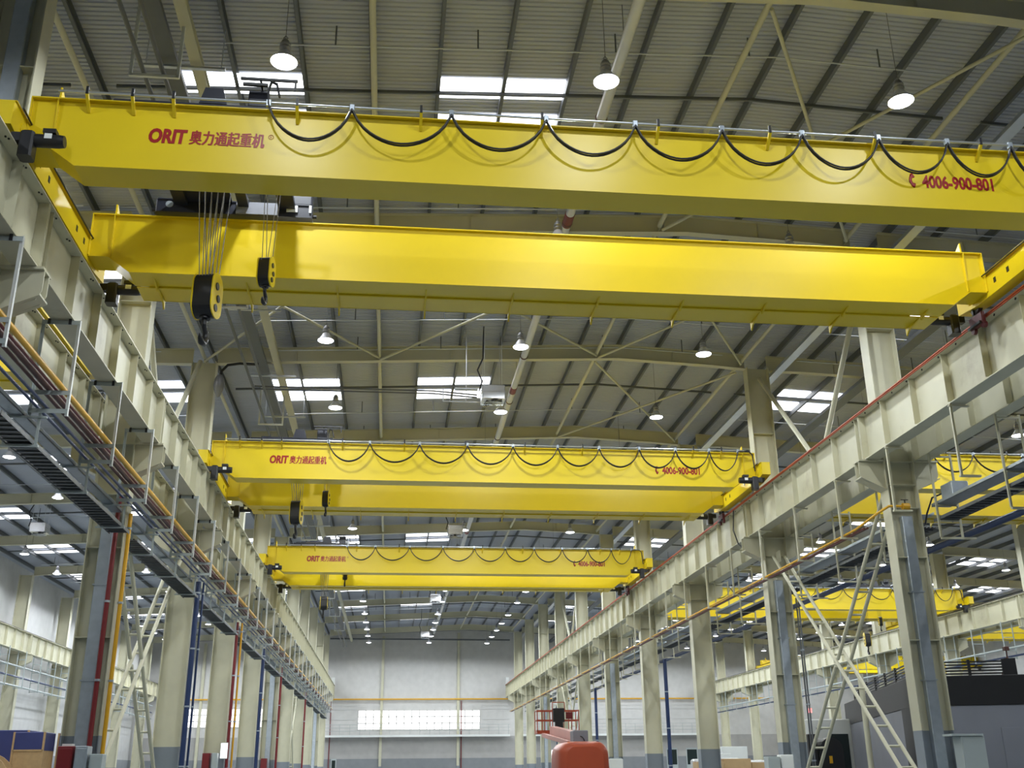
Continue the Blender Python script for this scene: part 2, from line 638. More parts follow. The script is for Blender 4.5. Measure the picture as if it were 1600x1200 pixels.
BR = [(8.95, 15.75, 20), (8.95, 15.75, 32), (-0.92, 8.95, 32), (-8.52, -0.92, 32), (8.95, 15.75, 44), (-8.52, -0.92, 92), (8.95, 15.75, 92)]
for xa, xb, Y in BR:
    for q in (0, 1):
        p0, p1 = ((xa, Y + 0.4), (xb, Y + 11.6)) if q == 0 else ((xa, Y + 11.6), (xb, Y + 0.4))
        m = MB()
        dz = 0.055 - 0.114 * q
        m.cyl((p0[0] + 0.05, p0[1], zraf(p0[0]) + dz), (p1[0] - 0.05, p1[1], zraf(p1[0]) + dz), 0.055, 8)
        pos = 'left' if xb < 0 else ('right' if xa > 5 else 'middle')
        dep = {20: 'nearest', 32: 'second', 44: 'third', 92: 'far'}[Y]
        tag(m.build('roof_brace', 'cream'), 'cream diagonal roof brace leaning %s, %s panel of the %s braced roof bay' % ('left' if q else 'right', pos, dep), 'roof brace', 'diagonal roof braces')

# ------------------------------------------------------------------ runways
ZG0, ZG1 = 11.25, 12.83


def runway_mesh(L):
    m = MB()
    m.box(-0.25, 0.25, 0.01, L - 0.01, ZG1 - 0.028, ZG1)
    m.box(-0.25, 0.25, 0.01, L - 0.01, ZG0, ZG0 + 0.028)
    m.box(-0.008, 0.008, 0.01, L - 0.01, ZG0 + 0.028, ZG1 - 0.028)
    for y in (0.03, L - 0.03):
        m.box(-0.23, 0.23, y - 0.012, y + 0.012, ZG0 + 0.028, ZG1 - 0.028)
    return m.mesh('runway_girder', 'cream_dirty')


def stiff_mesh():
    m = MB()
    for sx in (-1, 1):
        a, b = sorted((sx * 0.008, sx * 0.21))
        pts = [(a, ZG0 + 0.1), (b, ZG0 + 0.1), (b, ZG1 - 0.03), (a, ZG1 - 0.03)]
        m.prism(pts, -0.008, 0.008)
    return m.mesh('stiffener', 'cream')


def bolt_mesh(L):
    m = MB()
    y = 0.55
    while y < L:
        for sx in (-0.16, 0.16):
            for d in (-0.035, 0.035):
                m.cyl((sx + d * 0.5, y + d, ZG1 - 0.05), (sx + d * 0.5, y + d, ZG1 - 0.027), 0.022, 6)
        y += 1.0
    return m.mesh('clamp_bolts', 'black')


RM = {12: runway_mesh(12), 5.4: runway_mesh(5.4)}
SM = stiff_mesh()
BM = {12: bolt_mesh(12), 5.4: bolt_mesh(5.4)}
RUNS = [('left inner', -7.55, 'inner left runway'), ('left outer', -9.49, 'outer left runway'),
        ('right inner', 15.65, 'inner right runway'), ('right outer', 17.41, 'outer right runway'),
        ('far right', 42.87, 'far right runway'), ('beyond', 44.63, 'runway beyond the far right columns'), ('wall', -29.77, 'runway along the left side wall')]
for rn, X, lab in RUNS:
    for i in range(12):
        Y = 8 + 12 * i
        L = 12 if i < 11 else 5.4
        o = bpy.data.objects.new('runway_girder', RM[L])
        COL.objects.link(o)
        o.location = (X, Y, 0)
        tag(o, 'cream girder span of the %s, %s' % (lab, rank('span' + rn, [(X, Y + L * k / 6, 12) for k in range(7)], ' from camera')), 'runway girder', 'runway girder spans')
        for k in range(1, 7):
            if 2 * k - 0.6 > L:
                break
            s_ = bpy.data.objects.new('stiffener', SM)
            COL.objects.link(s_)
            s_.parent = o
            s_.location = (0, 2.0 * k - 1.7 + 0.05, 0)
        b_ = bpy.data.objects.new('clamp_bolts', BM[L])
        COL.objects.link(b_)
        b_.parent = o
    m = MB()
    m.prism([(-0.06, 0), (0.06, 0), (0.06, 0.012), (0.015, 0.03), (0.015, 0.1), (0.04, 0.11), (0.04, 0.14), (-0.04, 0.14), (-0.04, 0.11), (-0.015, 0.1), (-0.015, 0.03), (-0.06, 0.012)], 8.01, 144.7)
    tag(m.build('crane_rail', 'steel_rail', loc=(X, 0, ZG1 + 0.001)), 'dark steel crane rail on top of the %s' % lab, 'rail')
    e = MB()
    e.box(-0.2, 0.2, 145.0, 145.3, 0, 1.0)
    e.box(-0.14, 0.14, 144.8, 145.0, 0.45, 0.75)
    tag(e.build('end_stop', 'white_paint', loc=(X, 0, ZG1 + 0.005)), 'pale end stop at the far end of the %s' % lab, 'end stop', 'runway end stops')
m = MB()
m.box(15.36, 15.392, 8, 145, 12.80, 12.89)
m.box(15.33, 15.36, 8, 145, 12.84, 12.87)
for k in range(0, 68):
    m.box(15.392, 15.399, 9 + 2 * k - 0.03, 9 + 2 * k + 0.03, 12.8, 12.83)
tag(m.build('conductor_rail', 'orange_rail'), 'orange red conductor rail along the right runway edge', 'conductor rail')

# ------------------------------------------------------------------ lettering


def text_mesh(s, name, width, height, m, shear=0.0, bold=0.0, depth=0.004, smear=0.0):
    """letters as a mesh in the XZ plane, lower left corner at the origin, facing -y"""
    cu = bpy.data.curves.new(name, 'FONT')
    cu.body = s
    cu.size = 1.0
    cu.shear = shear
    cu.offset = bold
    cu.resolution_u = 3
    o = bpy.data.objects.new(name, cu)
    COL.objects.link(o)
    dg = bpy.context.evaluated_depsgraph_get()
    me = bpy.data.meshes.new_from_object(o.evaluated_get(dg))
    bpy.data.objects.remove(o)
    bpy.data.curves.remove(cu)
    xs_ = [v.co.x for v in me.vertices]
    ys_ = [v.co.y for v in me.vertices]
    x0, x1, y0, y1 = min(xs_), max(xs_), min(ys_), max(ys_)
    for v in me.vertices:
        v.co = ((v.co.x - x0) / (x1 - x0) * width, -depth, (v.co.y - y0) / (y1 - y0) * height)
    if smear:                    # heavier strokes: the same outlines laid side by side
        vs = [tuple(v.co) for v in me.vertices]
        fs = [tuple(p.vertices) for p in me.polygons]
        mb_ = MB()
        for i, (dx, dz) in enumerate(((0, 0), (smear, 0), (-smear, 0), (0, smear * 0.7))):
            mb_.add([(x + dx, y - 0.0004 * i, z + dz) for x, y, z in vs], fs)
        bpy.data.meshes.remove(me)
        return mb_.mesh(name, m)
    me.materials.clear()
    me.materials.append(MATS[m])
    return me


LET_A = text_mesh('ORIT', 'lettering', 0.74, 0.34, 'red_letter', 0.12, 0.034, smear=0.006)
LET_B = text_mesh('奥力通起重机', 'lettering', 1.46, 0.33, 'red_letter', 0.08, 0.0, smear=0.010)
LET_C = text_mesh('4006-900-801', 'lettering', 1.62, 0.33, 'red_letter', 0.0, 0.035)
LET_R = text_mesh('R', 'lettering', 0.04, 0.05, 'red_letter')
hs = MB()                        # telephone handset sign
arc = [(0.13 - 0.13 * math.sin(t), 0.17 + 0.14 * math.cos(t)) for t in [math.radians(a) for a in range(20, 165, 12)]]
hs.tube([(x, -0.004, z) for x, z in arc], 0.03, 6, radii=[0.05, 0.062, 0.055] + [0.036] * (len(arc) - 6) + [0.055, 0.062, 0.05])
for v in range(len(hs.v)):
    hs.v[v] = (hs.v[v][0], -0.004 + hs.v[v][1] * 0.02, hs.v[v][2])
LET_H = hs.mesh('lettering', 'red_letter')
rg = MB()
rg.tube([(0.05 * math.cos(t), -0.003, 0.05 * math.sin(t)) for t in [2 * math.pi * i / 16 for i in range(17)]], 0.005, 4)
LET_O = rg.mesh('lettering', 'red_letter')


def meshpart(name, me, parent, loc=(0, 0, 0)):
    o = bpy.data.objects.new(name, me)
    COL.objects.link(o)
    o.parent = parent
    o.location = loc
    return o


# ------------------------------------------------------------------ overhead cranes
ZR = 12.97                       # top of the crane rails
NODES = [-2.78, -1.12, 0.9, 2.86, 4.74, 6.6, 8.35, 10.05, 11.6, 13.05, 14.3]
BRK = [-6.31, -5.44, -4.65, -2.22, 0.28, 2.78, 5.24, 7.66, 9.99, 12.39, 13.6]
GS = 4.63                        # girder spacing
GW = 0.7                         # box girder width


def girder(L, y):
    Zt, Zb, Ze = 1.306, -0.15, 0.23
    m = MB()
    out = [(0, Zt), (L, Zt), (L, Ze), (L - 0.46, Ze), (L - 0.98, Zb), (0.98, Zb), (0.46, Ze), (0, Ze)]
    m.prism([(x, z) for x, z in out], y, y + GW)
    m.box(0.0, L, y - 0.09, y + GW + 0.09, Zt, Zt + 0.028)
    lo = [(0, Ze), (0.46, Ze), (0.98, Zb), (L - 0.98, Zb), (L - 0.46, Ze), (L, Ze)]
    for a, b in zip(lo[:-1], lo[1:]):
        m.prism([a, b, (b[0], b[1] - 0.022), (a[0], a[1] - 0.022)], y - 0.03, y + GW + 0.03)
    for x in (0.0, L - 0.02):
        m.box(x, x + 0.02, y - 0.09, y, Ze, Zt)
    for x in (0.5, L - 0.52):
        m.prism([(y - 0.09, Zt), (y, Zt), (y, Ze), (y - 0.03, Ze)], x, x + 0.02, 'x')
    return m


def make_crane(x0, x1, y0, label, lettered=True, rich=True):
    L = x1 - x0
    t = thing('overhead_crane', label, 'overhead crane', (x0, y0, ZR), 'yellow double girder cranes')
    Zt, Zb = 1.306, -0.15
    for q, y in enumerate((0.0, GS)):
        g = girder(L, y).build('girder', 'yellow', t)
        r = MB().box(0.45, L - 0.45, y + GW / 2 - 0.03, y + GW / 2 + 0.03, Zt + 0.028, Zt + 0.10)
        r.build('trolley_rail', 'steel_rail', g)
        for x in (0.5, L - 0.5):
            s = MB()
            s.prism([(y + 0.02, Zt + 0.028), (y + 0.42, Zt + 0.028), (y + 0.42, Zt + 0.10), (y + 0.02, Zt + 0.34)], x - 0.02, x + 0.02, 'x')
            s.build('rail_stop', 'yellow', g)
        if q == 0 and lettered:
            for me, x, z, nm in ((LET_A, 2.31, 0.45, ''), (LET_B, 3.10, 0.455, ''), (LET_R, 4.67, 0.70, ''), (LET_O, 4.69, 0.725, ''), (LET_H, 18.20, 0.34, ''), (LET_C, 18.46, 0.33, '')):
                meshpart('lettering', me, g, (x, -0.003, z))
    # service platform along the rear girder
    yb = GS + GW
    p = MB()
    p.box(1.0, L - 1.0, yb + 0.06, yb + 0.84, Zb - 0.04, Zb - 0.02)
    p.cyl((1.3, yb + 0.045, Zb - 0.04), (L - 1.8, yb + 0.045, Zb - 0.04), 0.03, 8)
    p.box(1.0, L - 1.0, yb + 0.82, yb + 0.85, Zb - 0.04, Zb + 0.1)
    p.build('platform', 'yellow', t)
    nb = max(6, int((L - 2.6) / 2.2))
    for k in range(nb + 1):
        x = 1.5 + (L - 3.0) * k / nb
        b = MB()
        b.prism([(yb - 0.42, Zb - 0.022), (yb + 0.02, Zb - 0.022), (yb + 0.02, Zb - 0.15)], x - 0.02, x + 0.02, 'x')
        b.prism([(yb + 0.02, Zb - 0.045), (yb + 0.86, Zb - 0.045), (yb + 0.86, Zb - 0.25), (yb + 0.72, Zb - 0.14)], x - 0.02, x + 0.02, 'x')
        b.build('platform_bracket', 'yellow', t)
    # end carriages
    for sx in (0, 1):
        X = lambda v: v if sx == 0 else L - v
        def bx(m, a, b, *r):
            a, b = sorted((X(a), X(b)))
            return m.box(a, b, *r)
        c = MB()
        ya, yb2 = -0.8, GS + GW + 0.75
        a, b = sorted((X(-0.36), X(-0.005)))
        c.prism([(ya, 0.2), (ya, 0.72), (ya + 0.9, 0.72), (ya + 1.3, 0.62), (yb2 - 1.3, 0.62), (yb2 - 0.9, 0.72), (yb2, 0.72), (yb2, 0.2),
                 (yb2 - 0.95, 0.08), (ya + 0.95, 0.08)], a, b, 'x')
        bx(c, -0.40, 0.03, ya + 0.02, yb2 - 0.02, 0.72, 0.735)
        ec = c.build('end_carriage', 'yellow', t)
        for y in (-0.2, GS + GW + 0.15):
            w = MB().cyl((X(-0.24), y, 0.256), (X(-0.12), y, 0.256), 0.25, 16)
            w.build('wheel', 'steel_rail', ec)
            w = MB().cyl((X(-0.005), y, 0.42), (X(0.02), y, 0.42), 0.17, 14)
            w.cyl((X(0.02), y, 0.42), (X(0.03), y, 0.42), 0.08, 10)
            w.build('bearing_cap', 'yellow', ec)
        for y in (0.9, 1.5, 3.6, 4.2):
            w = MB()
            bx(w, -0.005, 0.004, y - 0.05, y + 0.05, 0.32, 0.46)
            w.build('access_hole', 'black', ec)
        pc = MB()
        pc.tube([(X(0.06), ya + 0.3, 0.74), (X(0.06), 1.0, 0.68), (X(0.06), 4.4, 0.68), (X(0.06), yb2 - 0.2, 0.74)], 0.02, 6)
        pc.build('conduit', 'rubber', ec)
        for y in (ya + 0.02, yb2 - 0.02):
            d = 1 if y < 0 else -1
            dm = MB()
            a, b = sorted((X(-0.004), X(0.2)))
            ya_, yb_ = sorted((y, y + d * 0.30))
            a2, b2 = sorted((X(0.17), X(0.43)))
            dm.cbox(a2, b2, ya_, yb_, -0.44, 0.12, 0.04)
            dm.box(a, b, ya_ + 0.06, yb_ - 0.06, 0.2 - 0.3, 0.08)
            gb = dm.build('gearbox', 'black', t)
            my = (ya_ + yb_) / 2
            mo = MB().cyl((X(0.43), my, -0.04), (X(0.86), my, -0.04), 0.13, 14)
            mo.cyl((X(0.86), my, -0.04), (X(0.96), my, -0.04), 0.13, 14, 0.115)
            u0, u1 = sorted((X(0.56), X(0.80)))
            mo.box(u0, u1, my - 0.09, my + 0.09, 0.1, 0.19)
            mo.build('drive_motor', 'black', gb)
            npl = MB()
            u0, u1 = sorted((X(0.62), X(0.76)))
            yy = ya_ + (yb_ - ya_) / 2 - 0.135
            npl.box(u0, u1, yy - 0.004, yy, -0.06, 0.05)
            npl.build('name_plate', 'white_paint', gb)
    # current collector on the right, below the rear of the crane
    if rich:
        cc = MB()
        cc.box(L + 0.06, L + 0.12, GS + 0.86, GS + 0.92, -0.02, 0.2)
        cc.box(L + 0.04, L + 0.10, GS + 0.6, GS + 1.2, -0.35, -0.29)
        cc.build('collector_bracket', 'black', t)
        cc = MB()
        cc.cbox(L + 0.1, L + 0.22, GS + 0.55, GS + 1.2, -0.36, -0.02, 0.03)
        cc.cyl((L + 0.12, GS + 0.6, -0.4), (L + 0.21, GS + 0.6, -0.4), 0.09, 10)
        cc.cyl((L + 0.12, GS + 1.1, -0.4), (L + 0.21, GS + 1.1, -0.4), 0.09, 10)
        cc.build('current_collector', 'collector_red', t)
    # festoon rail, its brackets and the looped cable
    yr, zr = -0.26, Zt + 0.06
    rl = MB().cyl((0.55, yr, zr), (L - 0.5, yr, zr), 0.028, 8)
    rl.build('festoon_rail', 'tube_zinc', t)
    k_ = L / 22.5
    for bxp in BRK:
        x = (bxp + 7.41) * k_
        b = MB()
        b.bar((x, -0.0, zr - 0.29), (x, yr - 0.01, zr - 0.035), 0.06)
        br = b.build('rail_bracket', 'yellow', t)
        b = MB().bar((x, yr - 0.01, zr - 0.05), (x, yr - 0.005, zr + 0.13), 0.05)
        b.build('rail_clamp', 'black', br)
    c = MB()
    nd = [(v + 7.41) * k_ for v in NODES]
    for off, ds in ((-0.022, 0.0), (0.022, 0.022)):
        for a, b in zip(nd[:-1], nd[1:]):
            sag = (0.76 + ds) if b < nd[-1] - 0.01 else 0.84
            path = []
            for i in range(17):
                u = i / 16
                s_ = 2 * u - 1
                w = 1 - (0.75 * s_ * s_ + 0.25 * s_ ** 8)
                path.append((a + (b - a) * u, yr - 0.03 + off, zr - 0.07 - sag * w))
            c.tube(path, 0.021, 6)
        c.tube([(nd[-1], yr - 0.03 + off, zr - 0.07), (nd[-1] + 0.5, yr - 0.03 + off, zr - 0.06), (nd[-1] + 0.62, yr - 0.03 + off, zr - 0.2),
                (nd[-1] + 0.68, yr - 0.03 + off, zr - 0.9)], 0.021, 6)
        c.tube([(nd[0], yr - 0.03 + off, zr - 0.07), (nd[0] - 0.03, yr + off, zr + 0.3), (nd[0] + 0.02, yr + off, zr + 0.5), (nd[0] + 0.13, yr + off, zr + 0.45), (nd[0] + 0.2, yr + off, zr + 0.15)], 0.024, 6)
    fc = c.build('festoon_cable', 'rubber', t)
    for x in nd:
        b = MB()
        b.cbox(x - 0.05, x + 0.05, yr - 0.06, yr + 0.02, zr - 0.1, zr + 0.045, 0.01)
        b.build('cable_trolley', 'galvanised', fc)
    return t


def hook_block(parent, x, y, ztop, S, wide, rot):
    """sheave block with cheek plates and hook, hanging in trolley space"""
    R = Matrix.Translation((x, y, ztop)) @ Matrix.Rotation(rot, 4, 'Z')
    h, w, r = 1.0 * S, wide, 0.27 * S
    N = 10
    out = [(r * math.cos(a), -r + r * math.sin(a)) for a in [math.pi * i / N for i in range(N + 1)]]
    out += [(r * math.cos(a), -h + r + r * math.sin(a)) for a in [math.pi + math.pi * i / N for i in range(N + 1)]]
    b = MB().prism(out, -w / 2, w / 2, 'x', R)
    hb = b.build('hook_block', 'black', parent)
    big = [(p[0] * 1.1, p[1] * 1.03 + 0.015 * S) for p in out]
    for sx in (-1, 1):
        a, c = sorted((sx * w / 2, sx * (w / 2 + 0.025)))
        m = MB().prism(big, a, c, 'x', R)
        m.build('cheek_plate', 'yellow', hb)
    d = MB()
    for z in (-0.3, -0.55, -0.8):
        for sx in (-1, 1):
            e = sx * (w / 2 + 0.025)
            d.cyl(R @ Vector((e, 0.05 * (1 if z == -0.55 else -1) * S, z * S)), R @ Vector((e + sx * 0.02, 0.05 * (1 if z == -0.55 else -1) * S, z * S)), 0.085 * S, 12)
    d.build('pin_cover', 'navy', hb)
    k = MB()
    k.cyl(R @ Vector((0, 0, -h - 0.16 * S)), R @ Vector((0, 0, -h + 0.04)), 0.055 * S, 10)
    k.cyl(R @ Vector((0, 0, -h - 0.03 * S)), R @ Vector((0, 0, -h)), 0.12 * S, 10)
    path = [(0, 0, -0.12), (0, 0.02, -0.2), (0, 0.13, -0.3), (0, 0.15, -0.42), (0, 0.06, -0.55), (0, -0.06, -0.57), (0, -0.14, -0.5), (0, -0.16, -0.42)]
    k.tube([R @ Vector((0, q[1] * S, -h + q[2] * S)) for q in path], 0.05, 8, radii=[v * S for v in (0.05, 0.055, 0.065, 0.075, 0.08, 0.07, 0.05, 0.02)])
    k.build('hook', 'black', hb)
    return hb


def make_trolley(xr, y0, zmain, zaux, label, rot=-0.2, simple=False):
    """hoist trolley straddling both girders; xr = left end"""
    zb = 14.40
    t = thing('hoist_trolley', label, 'hoist trolley', (xr, y0, zb), 'hoist trolleys on the cranes')
    Lt = 3.72
    for y in (0.22, GS - 0.2):
        s = MB()
        if y < 1:
            s.cbox(0, Lt, y, y + 0.26, -0.02, 0.18, 0.02)
            s.prism([(1.70, 0.18), (2.26, 0.18), (2.16, 0.56), (1.80, 0.56)], y, y + 0.26)
            s.cbox(2.68, 3.08, y, y + 0.26, 0.18, 0.56, 0.02)
        else:
            s.cbox(0, Lt, y, y + 0.24, -0.03, 0.34, 0.03)
            s.box(0.05, Lt - 0.05, y - 0.04, y + 0.28, 0.28, 0.31)
        sf = s.build('side_frame', 'navy', t)
        for x in (0.35, Lt - 0.45):
            w = MB().cyl((x, y + 0.27, 0.11), (x, y + 0.33, 0.11), 0.13, 14)
            w.build('wheel', 'steel_rail', sf)
        if y > 1:
            w = MB().cyl((0.32, y - 0.012, 0.17), (0.32, y, 0.17), 0.09, 14)
            w.build('axle_cap', 'galvanised', sf)
        w = MB()
        for x in (0, Lt):
            d = -1 if x == 0 else 1
            w.cyl((x, y + 0.12, 0.06), (x + d * 0.1, y + 0.12, 0.06), 0.05, 10)
        w.build('buffer', 'rubber', sf)
        if y > 1:
            w = MB().box(Lt - 0.62, Lt - 0.35, y - 0.052, y - 0.041, 0.08, 0.26)
            w.box(Lt - 0.08, Lt - 0.02, y - 0.052, y - 0.041, 0.08, 0.28)
            w.build('name_plate', 'white_paint', sf)
    f = MB()
    for a, b in ((0.45, 0.75), (1.95, 2.2), (2.9, 3.3)):
        f.box(a, b, 0.46, GS - 0.2, 0.16, 0.3)
    f.box(0.75, 2.0, 0.5, 1.5, 0.26, 0.3)
    f.box(0.75, 1.8, GS - 1.0, GS - 0.2, 0.26, 0.3)
    f.build('trolley_frame', 'navy', t)
    d = MB()
    d.cyl((0.95, 2.35, 0.35), (2.35, 2.35, 0.35), 0.3, 20)
    for x in (0.93, 2.35):
        d.cyl((x, 2.35, 0.35), (x + 0.04, 2.35, 0.35), 0.36, 20)
    d.box(0.8, 0.93, 2.1, 2.6, 0.1, 0.6)
    d.build('main_drum', 'navy', t)
    d = MB()
    d.cyl((2.55, 2.3, 0.32), (3.4, 2.3, 0.32), 0.2, 16)
    d.build('auxiliary_drum', 'navy', t)
    g = MB()
    g.cyl((0.9, 1.2, 0.31), (1.55, 1.2, 0.31), 0.19, 14)
    g.build('hoist_motor', 'navy', t)
    g = MB()
    g.cbox(2.85, Lt - 0.02, GS - 0.2, GS + 0.25, 0.341, 0.86, 0.03)
    g.build('travel_gearbox', 'navy', t)
    g = MB()
    g.box(1.9, 2.9, GS - 0.245, GS - 0.205, -0.02, 0.3)
    g.build('platform_plate', 'machine_grey', t)
    # tow arm reaching to the festoon cable
    a = MB()
    a.bar((2.95, 0.3, 0.42), (2.95, 0.3, 0.58), 0.04)
    a.bar((2.55, -0.1, 0.60), (3.7, -0.1, 0.60), 0.05)
    a.bar((2.95, 0.3, 0.60), (2.95, -0.1, 0.60), 0.04)
    a.bar((3.66, -0.1, 0.60), (3.66, -0.1, 0.36), 0.04)
    a.bar((2.6, -0.05, 0.50), (3.1, -0.05, 0.50), 0.06)
    a.build('tow_arm', 'black', t)
    zm = zmain - zb
    hook_block(t, 1.83, 2.35, zm, 1.0 if not simple else 0.8, 0.40, rot)
    za = zaux - zb
    hook_block(t, 3.03, 2.3, za, 0.68, 0.24, rot)
    r = MB()
    cs, sn = math.cos(rot), math.sin(rot)
    for i, u in enumerate((-0.13, -0.06, 0.0, 0.07, 0.13)):
        for dy in (-0.2, 0.2):
            r.cyl((1.40 + 0.17 * i + (0.03 if dy > 0 else 0), 2.35 + dy * 1.3, 0.3), (1.83 + u * cs - dy * sn, 2.35 + u * sn + dy * cs, zm - 0.12), 0.011, 5)
    r.build('hoist_ropes', 'rope_steel', t)
    r = MB()
    for i, u in enumerate((-0.06, 0.06)):
        for dy in (-0.14, 0.14):
            r.cyl((2.86 + 0.36 * i, 2.3 + dy, 0.3), (3.03 + u - dy * sn, 2.3 + dy, za - 0.08), 0.009, 5)
    r.build('auxiliary_ropes', 'rope_steel', t)
    return t


CX0, CX1 = -7.41, 15.09
crane = make_crane(CX0, CX1, 18.45, 'nearest yellow double girder crane, spanning the top of the view')
copy_tree(crane, (CX0, 41.36, ZR), 'second yellow double girder crane in the middle bay, behind the nearest one')
copy_tree(crane, (CX0, 62.1, ZR), 'third and farthest yellow double girder crane in the middle bay')
make_trolley(-5.96, 18.45, 11.70, 12.14, 'dark navy hoist trolley with two hook blocks on the nearest crane')
make_trolley(-5.97, 41.36, 12.48, 12.92, 'dark navy hoist trolley with two hook blocks on the second crane', rot=-0.15)
make_trolley(-5.97, 62.1, 11.76, 13.45, 'dark navy hoist trolley on the third crane of the middle bay', rot=0.1, simple=True)
rc = make_crane(17.6, 42.68, 41.0, 'yellow crane in the right bay behind the nearest right column', lettered=False, rich=False)
copy_tree(rc, (17.6, 75.2, ZR), 'distant yellow crane in the right bay above the far crates')
copy_tree(rc, (44.8, 88.0, ZR), 'yellow crane in the bay beyond the far right runway, nearer one')
copy_tree(rc, (44.8, 122.0, ZR), 'yellow crane in the bay beyond the far right runway, farther one')
make_crane(-29.6, -9.66, 25.4, 'yellow crane in the left bay, glimpsed behind the hanging pipes', lettered=False, rich=False)
make_trolley(34.0, 75.2, 11.4, 12.6, 'dark hoist trolley on the distant crane in the right bay')
make_trolley(46.0, 88.0, 11.6, 12.6, 'dark hoist trolley on the crane beyond the far right runway')

# ------------------------------------------------------------------ high bay lamps
LAMP_Y = [-4.0, 4.2, 12.4, 20.7, 28.4, 38.1, 46.1, 54.4, 62.9, 71.4, 79.2, 87.2, 96.8, 103.5, 112.0, 118.6, 124.6, 130.7, 137.5]
ld = bpy.data.lights.new('lamp_light', 'SPOT')
ld.energy = LAMP_W
ld.color = (0.90, 0.96, 1.0)
ld.spot_size = math.radians(172)
ld.spot_blend = 0.2
ld.shadow_soft_size = 0.16


def make_lamp(zdrop):
    t = thing('high_bay_lamp', '', 'lamp', (0, 0, 0), 'high bay lamps')
    m = MB().lathe([(0.0, 0.30), (0.10, 0.30), (0.13, 0.27), (0.17, 0.2), (0.23, 0.11), (0.30, 0.02), (0.325, -0.015), (0.315, -0.015), (0.29, 0.015), (0.2, 0.11), (0.0, 0.2)], 20)
    m.build('reflector', 'lamp_shell', t)
    m = MB().lathe([(0.0, 0.62), (0.06, 0.61), (0.10, 0.56), (0.10, 0.5), (0.13, 0.49), (0.13, 0.45), (0.10, 0.44), (0.10, 0.40), (0.14, 0.39), (0.14, 0.35), (0.09, 0.33), (0.09, 0.3), (0.0, 0.3)], 14)
    m.build('ballast_housing', 'ballast', t)
    m = MB()
    m.cyl((0, 0, 0.6), (0, 0, zdrop), 0.007, 5)
    m.tube([(0.0, 0, 0.6), (0.05, 0, 0.66), (0, 0, 0.72), (-0.05, 0, 0.66), (0, 0, 0.6)], 0.01, 5)
    m.build('suspension_wire', 'rope_steel', t)
    m = MB().lathe([(0.305, 0.012), (0.29, -0.02), (0.2, -0.05), (0.1, -0.065), (0.0, -0.07)], 20)
    m.build('lamp_glass', 'lamp_glass', t)
    return t


def light_at(root):
    o = bpy.data.objects.new('lamp_light', ld)
    COL.objects.link(o)
    o.parent = root
    o.location = (0, 0, -0.12)


base = None
ROWS = [('left row of the middle bay', -2.9, 17.5), ('centre row of the middle bay', 4.75, 17.5), ('right row of the middle bay', 12.2, 17.45),
        ('outer row of the left bay', -26.8, 17.0), ('centre row of the left bay', -19.9, 17.2), ('inner row of the left bay', -13.3, 17.3),
        ('inner row of the right bay', 22.6, 17.2), ('centre row of the right bay', 30.4, 17.0), ('outer row of the right bay', 38.6, 16.9),
        ('inner row beyond far right columns', 49.0, 16.6), ('outer row beyond far right columns', 58.0, 16.3)]
for rn, X, Z in ROWS:
    cnt = 0
    for Y in LAMP_Y:
        if 'middle' not in rn and Y < (12 if 'inner' in rn else 28):
            continue
        if 'middle' in rn and Y > 145:
            continue
        if 'beyond' in rn and Y < 60:
            continue
        near = min(abs((X + 1.0) / 1.85 - round((X + 1.0) / 1.85)) * 1.85, 9)
        drop = (zraf(X) + 0.68 if near < 0.08 else zsheet(X) - 0.004) - Z
        if base is None or base[0] != rn:
            base = (rn, make_lamp(drop))
            r = base[1]
        else:
            r = copy_tree(base[1], (0, 0, 0))
        r.location = (X, Y, Z)
        dz = {20.7: 0.25, 28.4: 0.4}.get(Y, 0) if 'middle' in rn else 0
        r.location.z = Z - dz
        for ch in r.children:
            if ch.name.startswith('suspension_wire'):
                ch.scale.z = (drop + dz - 0.6) / (drop - 0.6)
                ch.location.z = 0.6 - 0.6 * ch.scale.z
        r['label'] = 'white high bay lamp, %s, %s' % (rn, rank('lamp' + rn, [(X, Y, Z)], ' from camera'))
        r['group'] = 'high bay lamps'
        cnt += 1
LAMPS = [o for o in bpy.data.objects if o.get('category') == 'lamp' and not o.parent]
for o in LAMPS:
    light_at(o)

# thin conduits on short drop rods across the bays
CON_Y = [22.65, 30.95, 40.2, 43.44, 52.1, 56.2, 64.6, 73.0, 81.0, 89.5, 98.0, 106.0, 114.0, 122.0, 130.0]
for bn, xa, xb in BAYS[:3]:
    for i, Y in enumerate(CON_Y):
        a, b = xa + 1.8, xb - 1.8
        if bn == 'crane bay':
            a, b = -5.75, 14.8
        m = MB()
        pts = [(a, Y, zsheet(a) - 0.62)] + ([(10, Y, zsheet(10) - 0.62)] if a < 10 < b else []) + [(b, Y, zsheet(b) - 0.62)]
        m.tube(pts, 0.024, 6)
        root = m.build('conduit', 'tube_zinc')
        tag(root, 'thin zinc conduit hung across the %s, %s' % ('middle bay' if bn == 'crane bay' else bn, rank('conduit' + bn, [(a + (b - a) * k / 12, Y, 19.4) for k in range(13)], ' from the camera')), 'conduit', 'roof conduits')
        for k in range(-9, 13):
            x = -5.6 + 3.7 * k if bn == 'crane bay' else -5.62 + 3.7 * k
            if not a < x < b:
                continue
            r = MB().cyl((x, Y, zsheet(x) - 0.63), (x, Y, zsheet(x) - 0.002), 0.022, 6)
            r.build('drop_rod', 'zinc_dark', root)

